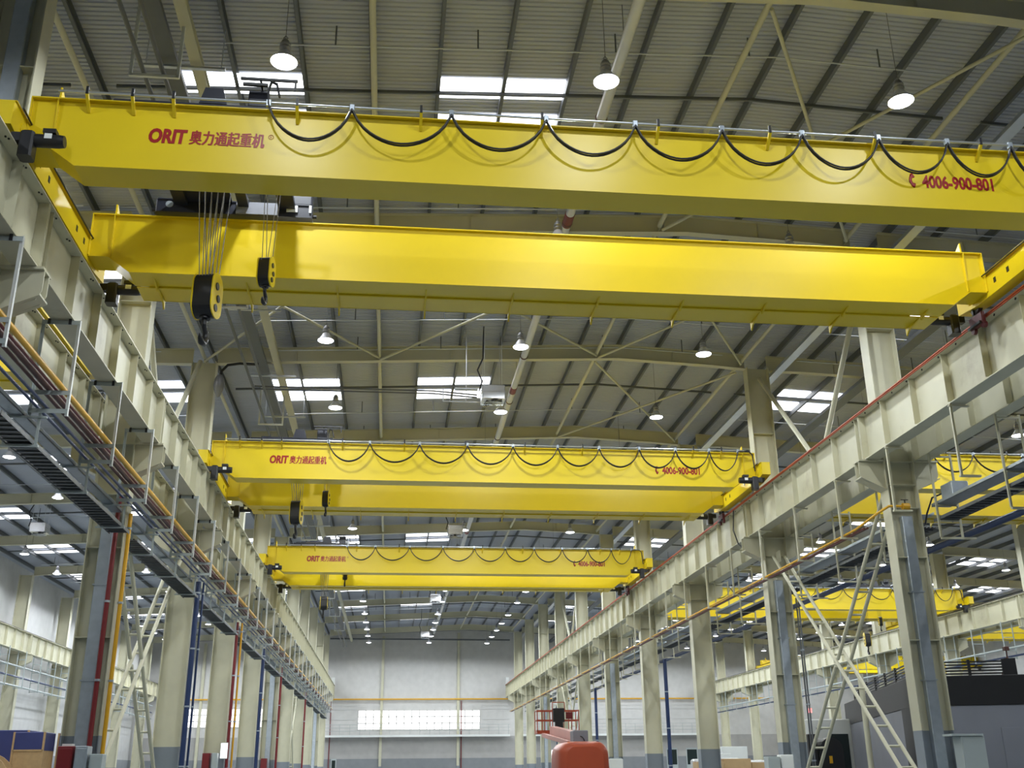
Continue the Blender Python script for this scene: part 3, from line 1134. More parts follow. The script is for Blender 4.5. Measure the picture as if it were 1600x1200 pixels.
# white pipe with red couplings along the middle of the bay
t = thing('roof_pipe', 'white pipe with red brown couplings running lengthwise below the roof', 'pipe', (5.45, 0, 18.95))
MB().cyl((0, -2, 0), (0, 139.5, 0), 0.15, 16).build('pipe', 'white_pipe', t)
for k in range(23):
    Y = 0.6 + 6 * k
    MB().cyl((0, Y - 0.02, 0), (0, Y + 0.05, 0), 0.175, 16).build('coupling', 'brown_pipe', t)
for Y in (30.0, 46.5, 62.0, 78.0):
    MB().cyl((0, Y, 0), (0, Y + 0.75, 0), 0.165, 16).build('coupling', 'red_pipe', t)
m = MB()
for Y in range(2, 139, 6):
    m.cyl((0, Y + 1.5, 0.15), (0, Y + 1.5, zsheet(5.45) - 18.95), 0.01, 5)
m.build('hanger_rods', 'zinc_dark', t)

# unit heaters
HB = None
for i, (X, Y, Z, lab) in enumerate(((4.05, 42.6, 16.75, 'silver unit heater with round fan below, hung near the second crane'), (4.05, 70.0, 16.8, 'silver unit heater hung under the roof beyond the second crane'),
                                    (3.95, 99.0, 16.8, 'silver unit heater hung under the roof beyond the third crane'), (3.85, 126.0, 16.8, 'small silver unit heater hung near the far gable wall'),
                                    (-23.3, 71.0, 16.8, 'silver unit heater hung under the roof of the left bay'))):
    if HB is None:
        t = thing('unit_heater', lab, 'heater', (X, Y, Z), 'unit heaters')
        m = MB().cbox(-0.5, 0.5, -0.5, 0.5, 0, 0.62, 0.03)
        m.box(-0.52, 0.52, -0.52, 0.52, 0.3, 0.33)
        m.build('heater_casing', 'alu', t)
        m = MB()
        for k in range(5):
            m.tube([(0.1 * (k + 0.6) * math.cos(q), 0.1 * (k + 0.6) * math.sin(q), -0.14) for q in [2 * math.pi * j / 20 for j in range(21)]], 0.008, 4)
        for k in range(8):
            q = math.pi * k / 4
            m.bar((0, 0, -0.14), (0.48 * math.cos(q), 0.48 * math.sin(q), -0.14), 0.012)
        m.build('fan_guard', 'tube_zinc', t)
        m = MB()
        for k in range(5):
            R = Matrix.Rotation(2 * math.pi * k / 5, 4, 'Z') @ Matrix.Rotation(0.4, 4, 'X')
            m.prism([(0.06, -0.05), (0.4, -0.12), (0.42, 0.1), (0.06, 0.06)], -0.006, 0.006, 'z', Matrix.Translation((0, 0, -0.07)) @ R)
        m.cyl((0, 0, -0.12), (0, 0, 0.0), 0.08, 10)
        m.build('fan', 'black', t)
        m = MB()
        for x in (-0.4, 0.36):
            for y in (-0.45, 0.45):
                m.cyl((x, y, 0.6), (x, y, zsheet(X) - Z - 0.03), 0.012, 5)
        m.build('hanger_rods', 'tube_zinc', t)
        m = MB().tube([(-0.35, -0.3, 0.45), (-0.62, -0.35, 0.35), (-0.5, -0.4, 0.8), (-0.7, -0.4, 1.3), (-0.45, -0.3, 1.9), (-0.42, -0.3, 3.0), (-0.4, -0.3, zsheet(X) - Z - 0.05)], 0.035, 8)
        m.build('flexible_duct', 'rubber', t)
        HB = t
    else:
        copy_tree(HB, (X, Y, Z), lab)
for i, dz in enumerate((0.0, 0.12)):
    m = MB().tube([(-6.2, 43.2, 17.26 + dz), (1.5, 43.0, 17.2 + dz), (3.4, 42.95, 17.05 + dz)], 0.035, 8)
    tag(m.build('heater_pipe', 'zinc_dark'), 'dark pipe crossing from the pipe rack to the hung heater, %s of the pair' % ('lower', 'upper')[i], 'pipe', 'heater supply pipes')
m = MB()
m.bar((1.9, 42.7, 16.75), (3.5, 42.7, 16.75), 0.04)
m.bar((1.9, 42.7, 16.75), (1.9, 42.7, 17.3), 0.04)
m.bar((2.9, 42.7, 16.75), (2.9, 42.7, zsheet(3)), 0.03)
m.box(2.4, 3.4, 42.6, 42.8, 17.3, 17.36)
tag(m.build('support_frame', 'tube_zinc'), 'thin zinc support frame beside the hung unit heater', 'frame')

# two dark pipes in white stirrup frames below the roof, left of the middle
for i, X in enumerate((-6.17, -5.72)):
    m = MB().cyl((X, 0, 17.1), (X, 139, 17.1), 0.055, 10)
    tag(m.build('heating_pipe', 'zinc_dark'), 'dark pipe running lengthwise in white stirrups, %s of the pair' % ('left', 'right')[i], 'pipe', 'pipes in stirrups')
for i, Y in enumerate((21.2, 34.2, 47.3, 60.2, 73.0, 86.0, 98.8, 110.4, 122.0)):
    m = MB()
    m.bar((-6.46, Y, 17.0), (-5.38, Y, 17.0), 0.07)
    m.bar((-6.46, Y, 16.97), (-6.46, Y, 19.2), 0.07)
    m.bar((-5.38, Y, 16.97), (-5.38, Y, 18.439), 0.07)
    tag(m.build('pipe_stirrup', 'white_paint'), 'white stirrup frame carrying two dark pipes, %s from the camera' % nth(i), 'pipe stirrup', 'white pipe stirrups')
for i, Y in enumerate((22.6, 37.3, 44.4, 50.1, 62.5, 74.5)):
    m = MB()
    m.box(-6.6, -4.6, Y - 0.05, Y + 0.05, 18.3, 18.36)
    m.cyl((-6.55, Y, 18.36), (-6.55, Y, zraf(-6.55) + 0.68), 0.012, 5)
    m.cyl((-4.7, Y, 18.36), (-4.7, Y, zraf(-4.7) + 0.68), 0.012, 5)
    tag(m.build('trapeze_hanger', 'tube_zinc'), 'thin trapeze bar on two rods under the dark duct, %s from the camera' % nth(i), 'hanger', 'trapeze hangers')

# cable reel arm by the second left column
t = thing('flood_light', 'dark bell shaped siren on a curved bracket beside the left column', 'siren', (-7.72, 43.3, 17.6))
m = MB().tube([(0, 0, 0.0), (0.05, 0, 0.45), (0.3, 0, 0.75), (0.8, 0, 0.84), (1.3, 0, 0.83), (1.6, 0, 0.83)], 0.06, 8)
m.build('bracket_arm', 'black', t)
m = MB().lathe([(0.0, 0.3), (0.1, 0.28), (0.2, 0.1), (0.24, -0.2), (0.2, -0.4), (0.08, -0.7), (0.0, -0.75)], 14)
m.build('housing', 'ballast', t)
t['label'] = 'dark hanging fixture on a curved bracket beside the left column'
t['category'] = 'fixture'
t.name = 'hanging_fixture'

# ------------------------------------------------------------------ hangers and services below the left runway


def left_hanger(label):
    t = thing('pipe_hanger', label, 'pipe hanger', (-7.56, 0, 0), 'pipe hangers under the left runway')
    for x in (-0.38, 0.38):
        p = MB()
        p.box(x - 0.035, x + 0.035, -0.006, 0.006, 8.98, 11.245)
        p.box(x - 0.006 + (0.03 if x > 0 else -0.03), x + 0.006 + (0.03 if x > 0 else -0.03), -0.035, 0.035, 8.98, 11.245)
        p.build('hanger_post', 'white_paint' if x > 0 else 'grey_paint', t)
    for z in (11.17, 9.5, 9.08):
        b = MB()
        b.box(-0.4, 0.4, -0.05, -0.04, z - 0.05, z + 0.05)
        b.box(-0.4, 0.4, -0.05, 0.05, z + 0.04, z + 0.05)
        b.build('crossbar', 'grey_paint', t)
    l = MB()
    for x in (-0.82, -0.16):
        l.box(x - 0.03, x + 0.03, -0.006, 0.006, 8.3, 9.1)
    l.box(-0.9, -0.1, -0.04, 0.04, 8.27, 8.31)
    l.box(-0.9, 0.0, -0.04, 0.04, 8.92, 8.96)
    l.build('tray_frame', 'grey_paint', t)
    m = MB()
    for x in (-0.25, 0.2):
        m.box(x - 0.03, x + 0.03, -0.08, -0.052, 11.12, 11.249)
    m.build('beam_clamp', 'black', t)
    return t


lh = None
for k in range(31):
    Y = 18.5 + 3.95 * k
    lab = 'pale pipe hanger frame under the left runway, %s from the camera' % nth(k)
    if min(abs(Y - c) for c in FRAMES) < 0.35:
        Y += 0.6
    if lh is None:
        lh = left_hanger(lab)
        lh.location.y = Y
    else:
        copy_tree(lh, (-7.56, Y, 0), lab)


def run(name, lab, path, r, m, cat='pipe', group=None, n=8):
    o = MB().tube(path, r, n).build(name, m)
    return tag(o, lab, cat, group)


run('gas_pipe', 'yellow gas pipe along the inner edge of the left pipe hangers', [(-7.33, 8, 9.62), (-7.33, 141, 9.62)], 0.065, 'gas_yellow')
run('air_pipe', 'thin red pipe beside the yellow pipe on the left hangers', [(-7.47, 8, 9.59), (-7.47, 141, 9.59)], 0.032, 'red_pipe')
run('steam_pipe', 'thicker brown pipe on the left hangers next to the thin red pipe', [(-7.62, 8, 9.62), (-7.62, 141, 9.62)], 0.07, 'brown_pipe')
run('steam_pipe', 'brown pipe on the left hangers on the column side', [(-7.78, 8, 9.60), (-7.78, 141, 9.60)], 0.045, 'brown_pipe')
run('water_pipe', 'dark blue pipe low on the left hangers, inner of two', [(-7.60, 8, 9.17), (-7.60, 141, 9.17)], 0.035, 'blue_pipe')
run('water_pipe', 'dark blue pipe low on the left hangers, outer of two', [(-7.80, 8, 9.17), (-7.80, 141, 9.17)], 0.035, 'blue_pipe')


def tray(x0, x1, y0, y1, z, rungs, label, m='galvanised'):
    t = thing('cable_tray', label, 'cable tray', ((x0 + x1) / 2, y0, z), 'cable trays')
    w = (x1 - x0) / 2
    s = MB()
    for a in (-w, w - 0.012):
        s.box(a, a + 0.012, 0, y1 - y0, 0, 0.1)
    if not rungs:
        s.box(-w, w, 0, y1 - y0, 0, 0.012)
    s.build('tray_channel', m, t)
    if rungs:
        MB().box(-w * 0.86, w * 0.86, 0, y1 - y0, 0.035, 0.05).build('cables', 'rubber', t)
        g = MB()
        y = 0.2
        while y < y1 - y0:
            g.box(-w, w, y, y + 0.05, 0.005, 0.03)
            y += 0.3
        g.build('tray_rungs', 'zinc_dark', t)
        c = MB()
        for i in range(4):
            x = -w * 0.6 + w * 0.4 * i
            c.tube([(x, 0, 0.07), (x + 0.03, (y1 - y0) * 0.3, 0.07), (x - 0.02, (y1 - y0) * 0.7, 0.07), (x, y1 - y0, 0.07)], 0.022, 5)
        c.build('cables', 'rubber', t)
    return t


for i in range(10):
    y0, y1 = FRAMES[i] + 0.45, FRAMES[i] + 11.4
    tray(-8.335, -7.765, y0, y1, 8.325, True, 'black ladder cable tray under the left runway, %s span from the camera' % nth(i), 'zinc_dark')
    tray(-8.34, -8.04, y0, y1, 8.97, False, 'zinc cable channel under the left runway, %s span from the camera' % nth(i))

# ------------------------------------------------------------------ services below the right runway


def right_hanger(label):
    t = thing('pipe_hanger', label, 'pipe hanger', (15.65, 0, 0), 'pipe hangers under the right runway')
    p = MB()
    p.box(-0.27, -0.20, -0.006, 0.006, 9.14, 11.245)
    p.box(-0.276, -0.264, -0.035, 0.035, 9.14, 11.245)
    p.build('hanger_post', 'cream', t)
    b = MB()
    b.box(-0.3, 0.3, -0.05, 0.05, 9.12, 9.17)
    b.box(-0.3, 0.3, -0.05, 0.05, 11.16, 11.2)
    b.build('crossbar', 'cream', t)
    return t


def outer_hanger(label):
    t = thing('pipe_hanger', label, 'pipe hanger', (17.56, 0, 0), 'hangers under the outer right runway')
    for x in (-0.36, 0.36):
        p = MB()
        p.box(x - 0.03, x + 0.03, -0.03, 0.03, 8.5, 11.245)
        p.build('hanger_post', 'cream', t)
    for z in (9.05, 9.55, 11.17):
        MB().box(-0.329, 0.329, -0.04, 0.04, z - 0.04, z).build('crossbar', 'cream', t)
    MB().box(-0.36, 0.8, -0.04, 0.04, 8.44, 8.5).build('crossbar', 'cream', t)
    return t


rh = oh = None
for k in range(30):
    Y = 18.1 + 4.05 * k
    if min(abs(Y - c) for c in FRAMES) < 0.35:
        Y += 0.6
    lab = 'pale pipe hanger under the right runway, %s from the camera' % nth(k)
    if rh is None:
        rh = right_hanger(lab)
        rh.location.y = Y
    else:
        copy_tree(rh, (15.65, Y, 0), lab)
    Y = 23.0 + 4 * k
    if min(abs(Y - c) for c in FRAMES) < 0.35:
        Y += 0.6
    if Y < 139:
        lab = 'cream hanger frame under the outer right runway, %s from the camera' % nth(k)
        if oh is None:
            oh = outer_hanger(lab)
            oh.location.y = Y
        else:
            copy_tree(oh, (17.56, Y, 0), lab)
run('gas_pipe', 'yellow gas pipe along the right hangers, ending at the nearest right column', [(16.34, 31.58, 9.62), (15.85, 31.5, 9.6), (15.62, 31.9, 9.45), (15.505, 33.4, 9.24), (15.505, 141, 9.24)], 0.042, 'gas_yellow')
t = thing('gas_valve', 'yellow valve on the nearest right column', 'valve', (16.45, 31.58, 9.62))
MB().cyl((-0.1, 0, 0), (0.12, 0, 0), 0.11, 12).build('valve_body', 'gas_yellow', t)
m = MB().cyl((0, 0, 0.08), (0, 0, 0.22), 0.02, 8)
m.bar((-0.12, 0, 0.22), (0.12, 0, 0.22), 0.025)
m.build('valve_lever', 'black', t)
run('air_pipe', 'thin red pipe beside the yellow pipe on the right hangers', [(15.62, 33, 9.20), (15.62, 141, 9.20)], 0.028, 'red_pipe')
run('steam_pipe', 'brown pipe on the right hangers next to the red pipe', [(15.75, 33, 9.215), (15.75, 141, 9.215)], 0.04, 'brown_pipe')
run('water_pipe', 'blue pipe slung below the outer right runway', [(18.15, 12, 8.62), (18.15, 118, 8.62), (18.15, 118.3, 8.3), (18.15, 118.3, 0.3)], 0.11, 'blue_pipe', n=10)
for i in range(10):
    y0, y1 = FRAMES[i] + 0.45, FRAMES[i] + 11.4
    tray(17.25, 17.88, y0, y1, 9.07, True, 'ladder cable tray under the outer right runway, %s span from the camera' % nth(i), 'zinc_dark')
    tray(17.25, 17.88, y0, y1, 9.57, False, 'zinc cable channel under the outer right runway, %s span from the camera' % nth(i))
t = thing('junction_box', 'zinc junction box on the cable channel behind the nearest right column', 'junction box', (17.56, 30.4, 9.675))
MB().cbox(-0.28, 0.28, -0.35, 0.35, 0, 0.42, 0.02).build('box_body', 'galvanised', t)
MB().tube([(-0.2, 0.35, 0.2), (-0.36, 0.8, 0.15), (-0.45, 1.1, -0.3), (-0.45, 1.3, -0.6)], 0.03, 6).build('cable', 'rubber', t)
m = MB().tube([(15.32, 45.3, 12.78), (15.30, 45.5, 11.9), (15.32, 45.0, 11.15), (15.5, 44.7, 10.9), (15.9, 44.5, 10.85)], 0.03, 6)
tag(m.build('feed_cable', 'rubber'), 'black feed cable dropping from the red conductor rail', 'cable')

# services along the side walls and far runways
for i, (z, mm, lab) in enumerate(((10.0, 'grey_paint', 'grey pipe'), (9.2, 'blue_pipe', 'blue pipe'), (8.5, 'grey_paint', 'lower grey pipe'))):
    run('service_pipe', '%s under the runway on the left side wall' % lab, [(-29.4, 30, z), (-29.4, 140, z)], 0.07, mm)
for k in range(14):
    Y = 82 + 4 * k
    m = MB()
    for x in (-29.75, -29.1):
        m.box(x - 0.03, x + 0.03, Y - 0.03, Y + 0.03, 8.3, 11.245)
    for z in (8.4, 9.1, 9.9, 10.6):
        m.box(-29.75, -29.1, Y - 0.04, Y + 0.04, z - 0.05, z)
    tag(m.build('pipe_hanger', 'grey_paint'), 'grey pipe hanger under the left wall runway, %s from the camera' % nth(k), 'pipe hanger', 'hangers on the left wall')
for i, (x, z, mm, lab) in enumerate(((42.4, 9.4, 'grey_paint', 'grey pipe'), (42.7, 8.9, 'blue_pipe', 'blue pipe'))):
    run('service_pipe', '%s under the far right runway' % lab, [(x, 40, z), (x, 140, z)], 0.07, mm)
for k in range(20):
    Y = 62 + 4 * k
    if min(abs(Y - c) for c in FRAMES) < 0.35:
        Y += 0.7
    m = MB()
    for x in (42.2, 43.0):
        m.box(x - 0.03, x + 0.03, Y - 0.03, Y + 0.03, 8.7, 11.245)
    for z in (8.8, 9.3, 10.2):
        m.box(42.2, 43.0, Y - 0.04, Y + 0.04, z - 0.05, z)
    if Y < 139:
        tag(m.build('pipe_hanger', 'grey_paint'), 'pipe hanger under the far right runway, %s from the camera' % nth(k), 'pipe hanger', 'hangers on the far right')

# vertical pipes on the columns
def riser(X, Y, z1, r, m, lab, name='riser_pipe'):
    t = thing(name, lab, 'pipe', (X, Y, 0))
    MB().cyl((0, 0, 0.06), (0, 0, z1), r, 10).build('pipe', m, t)
    c = MB()
    for z in (2.0, 4.2, 6.4, 8.6):
        if z < z1:
            c.cyl((0, 0, z - 0.03), (0, 0, z + 0.03), r + 0.02, 10)
    c.build('pipe_clip', 'galvanised', t)
    return t


riser(-8.22, 31.64, 9.5, 0.068, 'red_pipe', 'dark red riser pipe on the nearest left column, beside the downpipe')
riser(-7.91, 31.9, 9.05, 0.06, 'gas_yellow', 'orange yellow riser pipe on the nearest left column')
riser(-7.87, 43.75, 9.05, 0.1, 'blue_pipe', 'blue riser pipe on the second left column')
riser(-7.7, 44.0, 9.05, 0.045, 'blue_pipe', 'thin dark blue riser beside the thick one on the second left column')
riser(-7.89, 55.8, 9.05, 0.075, 'red_pipe', 'red riser pipe on the third left column')
riser(-7.7, 56.1, 9.05, 0.05, 'gas_yellow', 'yellow riser pipe on the third left column')
riser(-7.87, 67.8, 9.05, 0.1, 'blue_pipe', 'blue riser pipe on the fourth left column')
riser(-7.89, 79.8, 9.05, 0.08, 'red_pipe', 'red riser pipe on the fifth left column')
riser(-7.89, 103.8, 9.05, 0.08, 'red_pipe', 'red riser pipe on the seventh left column')
riser(17.4, 67.4, 8.4, 0.12, 'blue_pipe', 'blue riser pipe behind the fourth right column')
riser(17.4, 91.4, 8.4, 0.12, 'blue_pipe', 'blue riser pipe behind the sixth right column')
riser(18.15, 33.9, 8.50, 0.045, 'blue_pipe', 'thin blue riser pipe behind the nearest right column')
for k in range(4):
    riser(17.26 + 0.07 * (k % 2), 43.6 + 0.12 * k, 8.6, 0.022, 'zinc_dark', 'thin dark conduit behind the second right column, %s of four' % nth(k), 'riser_conduit')

# ------------------------------------------------------------------ ladder braces between columns


def ladder(m, X, p0, p1, w=0.185, r=0.068):
    for s in (-1, 1):
        m.cyl((X + s * w, p0[0], p0[1]), (X + s * w, p1[0], p1[1]), r, 10)
    return m


def rungs(t, X, p0, p1, w=0.185, step=0.95):
    L = math.hypot(p1[0] - p0[0], p1[1] - p0[1])
    n = int(L / step)
    for i in range(1, n):
        u = i / n
        y, z = p0[0] + (p1[0] - p0[0]) * u, p0[1] + (p1[1] - p0[1]) * u
        MB().cyl((X - w, y, z), (X + w, y, z), 0.04, 8).build('batten', 'cream', t)


for side_, X, flip in (('left', -8.66, False), ('right', 16.53, True)):
    for Y0, dn in ((32, 'nearest'), (92, 'far')):
        ya, yb = Y0 + 0.6, Y0 + 11.4
        BW = 0.185 if side_ == 'left' else 0.25
        zl, zh = 0.35, 10.3
        full = ((ya, zl), (yb, zh))
        half = ((yb, zl), (ya, zh))
        if flip:
            full, half = ((ya, zl), (yb, zh)), ((yb, zl), (ya, zh))
        t = thing('ladder_brace', 'cream ladder shaped brace rising away from the camera, %s braced gap of the %s columns' % (dn, side_), 'brace', (0, 0, 0), 'ladder braces')
        ladder(MB(), X, *full, w=BW).build('brace_tube', 'cream', t)
        rungs(t, X, *full, w=BW)
        for (y, z) in full:
            ga, gb = (Y0 + 0.29, Y0 + 0.8) if y < Y0 + 6 else (Y0 + 11.2, Y0 + 11.71)
            MB().box(X - 0.012, X + 0.012, ga, gb, z - 0.25, z + 0.25).build('gusset', 'cream', t)
        t = thing('ladder_brace', 'cream ladder shaped brace falling away from the camera, %s braced gap of the %s columns' % (dn, side_), 'brace', (0, 0, 0), 'ladder braces')
        c = ((full[0][0] + full[1][0]) / 2, (full[0][1] + full[1][1]) / 2)
        for a, b in ((half[0], (c[0] + 0.12, c[1] - 0.11)), ((c[0] - 0.12, c[1] + 0.11), half[1])):
            ladder(MB(), X, a, b, w=BW).build('brace_tube', 'cream', t)
            rungs(t, X, a, b, w=BW)
        # single tubes above the runway
        for q, (a, b) in enumerate((((Y0 + 0.36, 18.6), (Y0 + 5.8, 12.99)), ((Y0 + 11.64, 18.6), (Y0 + 6.2, 12.99)))):
            m = MB().cyl((X, a[0], a[1]), (X, b[0], b[1]), 0.1, 10)
            if q == 0:
                xa_, xb_ = (-9.3, -7.74) if side_ == 'left' else (15.84, 17.22)
                tag(MB().box(xa_, xb_, Y0 + 5.6, Y0 + 6.4, 12.835, 12.9).build('tie_plate', 'cream'), 'cream tie plate bridging the %s runway girders at the foot of the %s V brace' % (side_, dn), 'tie plate')
            tag(m.build('column_brace', 'cream'), 'cream tube brace above the %s runway, %s leg of the %s V' % (side_, ('near', 'far')[q], dn), 'brace', 'upper column braces')

# ------------------------------------------------------------------ far gable wall: gallery, pipe, fittings
for i, (x0, x1, lab) in enumerate(((-9.0, 15.9, 'middle bay'), (17.2, 43.2, 'right bay'))):
    t = thing('gallery_walkway', 'pale gallery walkway with thin railing on the far wall of the %s' % lab, 'walkway', (x0, YB, 6.4))
    L = x1 - x0
    m = MB().box(0, L, -1.3, -0.4, 0.08, 0.14)
    m.box(0, L, -1.34, -1.30, -0.1, 0.16)
    for k in range(int(L / 2.5) + 1):
        m.box(k * 2.5, k * 2.5 + 0.08, -1.28, -0.4, -0.08, 0.08)
        m.box(k * 2.5, k * 2.5 + 0.08, -0.4, -0.005, 0.0, 0.08)
    m.build('walkway_deck', 'white_paint', t)
    m = MB()
    for k in range(int(L / 1.3) + 1):
        m.cyl((k * 1.3, -1.28, 0.1), (k * 1.3, -1.28, 1.45), 0.022, 6)
    for z in (0.65, 1.05, 1.45):
        m.cyl((0, -1.28, z), (L, -1.28, z), 0.022, 6)
    m.build('railing', 'grey_paint', t)
run('gas_pipe', 'long yellow gas pipe across the far gable wall', [(-27, YB - 0.5, 11.08), (52, YB - 0.5, 11.08)], 0.1, 'gas_yellow')
run('water_pipe', 'dark pipe high across the far gable wall of the middle bay', [(-8.2, YB - 1.0, 18.85), (16.0, YB - 1.0, 18.75)], 0.1, 'zinc_dark')
for i, z in enumerate((10.35, 9.9, 8.6)):
    for x0, x1, lab in ((-8.0, -4.3, 'left of the gallery window'), (12.2, 15.9, 'right of the gallery window'), (17.3, 42.9, 'in the right bay')):
        m = MB().box(x0, x1, YB - 0.06, YB - 0.005, z - 0.12, z + 0.12)
        tag(m.build('cladding_rail', 'wall_panel'), 'pale cladding rail on the far wall %s, %s from top' % (lab, ORD[i]), 'rail', 'cladding rails')
for i, x in enumerate((-6.0, 11.3)):
    run('fire_pipe', 'thin dark red pipe down the far wall, %s of the gallery window' % ('left', 'right')[i], [(-7.7 if i == 0 else 9.5, YB - 0.2, 10.9), (-7.7 if i == 0 else 9.5, YB - 0.2, 0.05)], 0.06, 'red_pipe')
k = 0
for x0, x1, z0, z1 in ((37.2, 38.7, 2.6, 4.6), (39.9, 41.5, 2.6, 4.6), (-7.4, -6.7, 2.2, 3.6)):
    k += 1
    t = bpy.data.objects.new('door_%d' % k, None)
    COL.objects.link(t)
    t['kind'] = 'structure'
    t.location = (x0, YB, 0)
    MB().box(0, x1 - x0, -0.06, -0.005, 0, z1 + 0.1).build('door_panel', 'grey_paint', t, kind='structure')
    MB().box(0.12, x1 - x0 - 0.12, -0.075, -0.061, z0, z1 - 0.1).build('door_window', 'dark_glass', t, kind='structure')

# ------------------------------------------------------------------ things on the floor


def cabinet(x0, x1, y0, y1, h, m, label, name='electric_cabinet', shelf=False):
    t = thing(name, label, 'cabinet', ((x0 + x1) / 2, (y0 + y1) / 2, 0), 'cabinets by the columns')
    w, d = (x1 - x0) / 2, (y1 - y0) / 2
    MB().cbox(-w, w, -d, d, 0.08, h, 0.015).box(-w + 0.02, w - 0.02, -d + 0.02, d - 0.02, 0, 0.08).build('cabinet_body', m, t)
    b = MB().cbox(-w + 0.03, w - 0.03, -d - 0.02, -d - 0.001, 0.14, h - 0.06, 0.006)
    dr = b.build('cabinet_door', m, t)
    MB().box(w - 0.12, w - 0.08, -d - 0.05, -d - 0.02, h * 0.55, h * 0.55 + 0.18).build('door_handle', 'black', dr)
    if shelf:
        MB().box(-w - 0.3, w - 0.05, -d - 0.05, d, h + 0.001, h + 0.06).build('rain_cover', 'grey_paint', t)
    return t


cabinet(-8.75, -8.36, 30.6, 31.1, 2.42, 'red_pipe', 'dark red cabinet in front of the nearest left column')
cabinet(-8.3, -7.98, 30.6, 31.1, 2.42, 'galvanised', 'narrow grey cabinet beside the dark red cabinet')
cabinet(-7.93, -7.6, 30.7, 31.15, 2.22, 'grey_paint', 'low pale grey cabinet right of the nearest left column')
cabinet(16.62, 17.35, 30.6, 31.1, 2.52, 'grey_paint', 'pale green grey cabinet with a cover at the nearest right column', shelf=True)
cabinet(14.95, 15.45, 42.6, 43.1, 2.15, 'grey_paint', 'narrow pale cabinet left of the second right column')
cabinet(15.5, 16.0, 42.6, 43.1, 2.22, 'white_paint', 'pale cabinet in front of the second right column')
cabinet(-8.9, -8.55, 54.7, 55.2, 2.7, 'red_pipe', 'dark red cabinet in front of the third left column')
cabinet(-8.45, -8.2, 54.7, 55.2, 2.7, 'grey_paint', 'pale cabinet in front of the third left column')
cabinet(-8.8, -8.4, 78.6, 79.1, 2.8, 'red_pipe', 'dark red cabinet in front of the fifth left column')
cabinet(15.9, 16.7, 78.5, 79.0, 2.6, 'grey_paint', 'pale cabinet in front of the fifth right column')
cabinet(13.2, 14.1, 66.0, 66.5, 2.4, 'white_paint', 'white cabinet between the boom lift and the right columns')
cabinet(33.4, 36.0, 108.5, 110, 4.0, 'white_paint', 'large white cabinet row in the far right bay', 'machine_cabinet')
cabinet(30.3, 31.6, 100, 101, 3.2, 'white_paint', 'white upright unit left of the large white cabinets', 'machine_cabinet')

t = thing('sign_panel', 'small bright lit panel on the third left column', 'sign', (-8.02, 55.715, 2.45))
MB().box(-0.2, 0.16, -0.04, 0.0, 0, 0.75).build('panel_frame', 'white_paint', t)
MB().box(-0.17, 0.13, -0.05, -0.041, 0.04, 0.71).build('lit_face', 'sign_lit', t)
tag(MB().box(-0.25, 0.25, -0.03, 0.0, 0, 3.9).build('sign_panel', 'sign_blue', loc=(41.3, 109, 0.0)), 'light blue upright panel in the far right bay', 'sign')
t = thing('wall_lamp', 'small bright lamp head at the foot of the nearest left column', 'lamp', (-8.57, 30.85, 2.422))
MB().box(-0.12, 0.14, -0.1, 0.15, 0.0, 0.06).build('lamp_body', 'white_paint', t)
t.name = 'junction_cover'
t['label'] = 'small white plate lying on top of the nearest dark red cabinet'
t['category'] = 'cover'

# crates on the left
def crate(x, y, w, d, h, hb, label, rot=0.0):
    t = thing('wooden_crate', label, 'crate', (x, y, 0), 'crates with blue covers', rot)
    m = MB().box(-w / 2, w / 2, -d / 2, d / 2, 0.12, hb)
    for a in (-w / 2 + 0.05, 0.0, w / 2 - 0.15):
        m.box(a, a + 0.1, -d / 2, d / 2, 0, 0.12)
    m.build('crate_body', 'plywood', t)
    m = MB().cbox(-w / 2 - 0.01, w / 2 + 0.01, -d / 2 - 0.01, d / 2 + 0.01, hb - 0.02, h, 0.03)
    m.build('tarpaulin', 'tarp_blue', t)
    m = MB()
    for sx in (-1, 1):
        m.box(sx * w / 2 - 0.04, sx * w / 2 + 0.04, -d / 2 - 0.03, -d / 2 + 0.05, 0.12, h)
    m.box(-w / 2, w / 2, -d / 2 - 0.03, -d / 2, hb - 0.05, hb + 0.02)
    m.build('corner_batten', 'plywood', t)
    return t


crate(-15.45, 50.5, 1.25, 1.6, 3.52, 2.78, 'plywood crate with blue cover, middle of the row by the left column')
crate(-14.25, 52.0, 0.8, 1.6, 3.52, 2.78, 'narrow plywood crate with blue cover nearest the left column')
crate(-17.4, 52.6, 2.6, 2.0, 3.68, 1.2, 'large crate under a dark blue cover behind the cable drum')
t = thing('cable_drum', 'wooden cable drum standing at the left edge', 'cable drum', (-17.0, 49.0, 1.35))
for y in (-0.45, 0.37):
    m = MB().cyl((0, y, 0), (0, y + 0.08, 0), 1.34, 28)
    fl = m.build('drum_flange', 'plywood', t)
    m = MB()
    for k in range(8):
        a = k * math.pi / 4
        m.cyl((0.9 * math.cos(a), y - 0.012, 0.9 * math.sin(a)), (0.9 * math.cos(a), y + 0.092, 0.9 * math.sin(a)), 0.03, 8)
    m.build('drum_bolts', 'galvanised', fl)
MB().cyl((0, -0.37, 0), (0, 0.37, 0), 0.8, 20).build('drum_core', 'black', t)

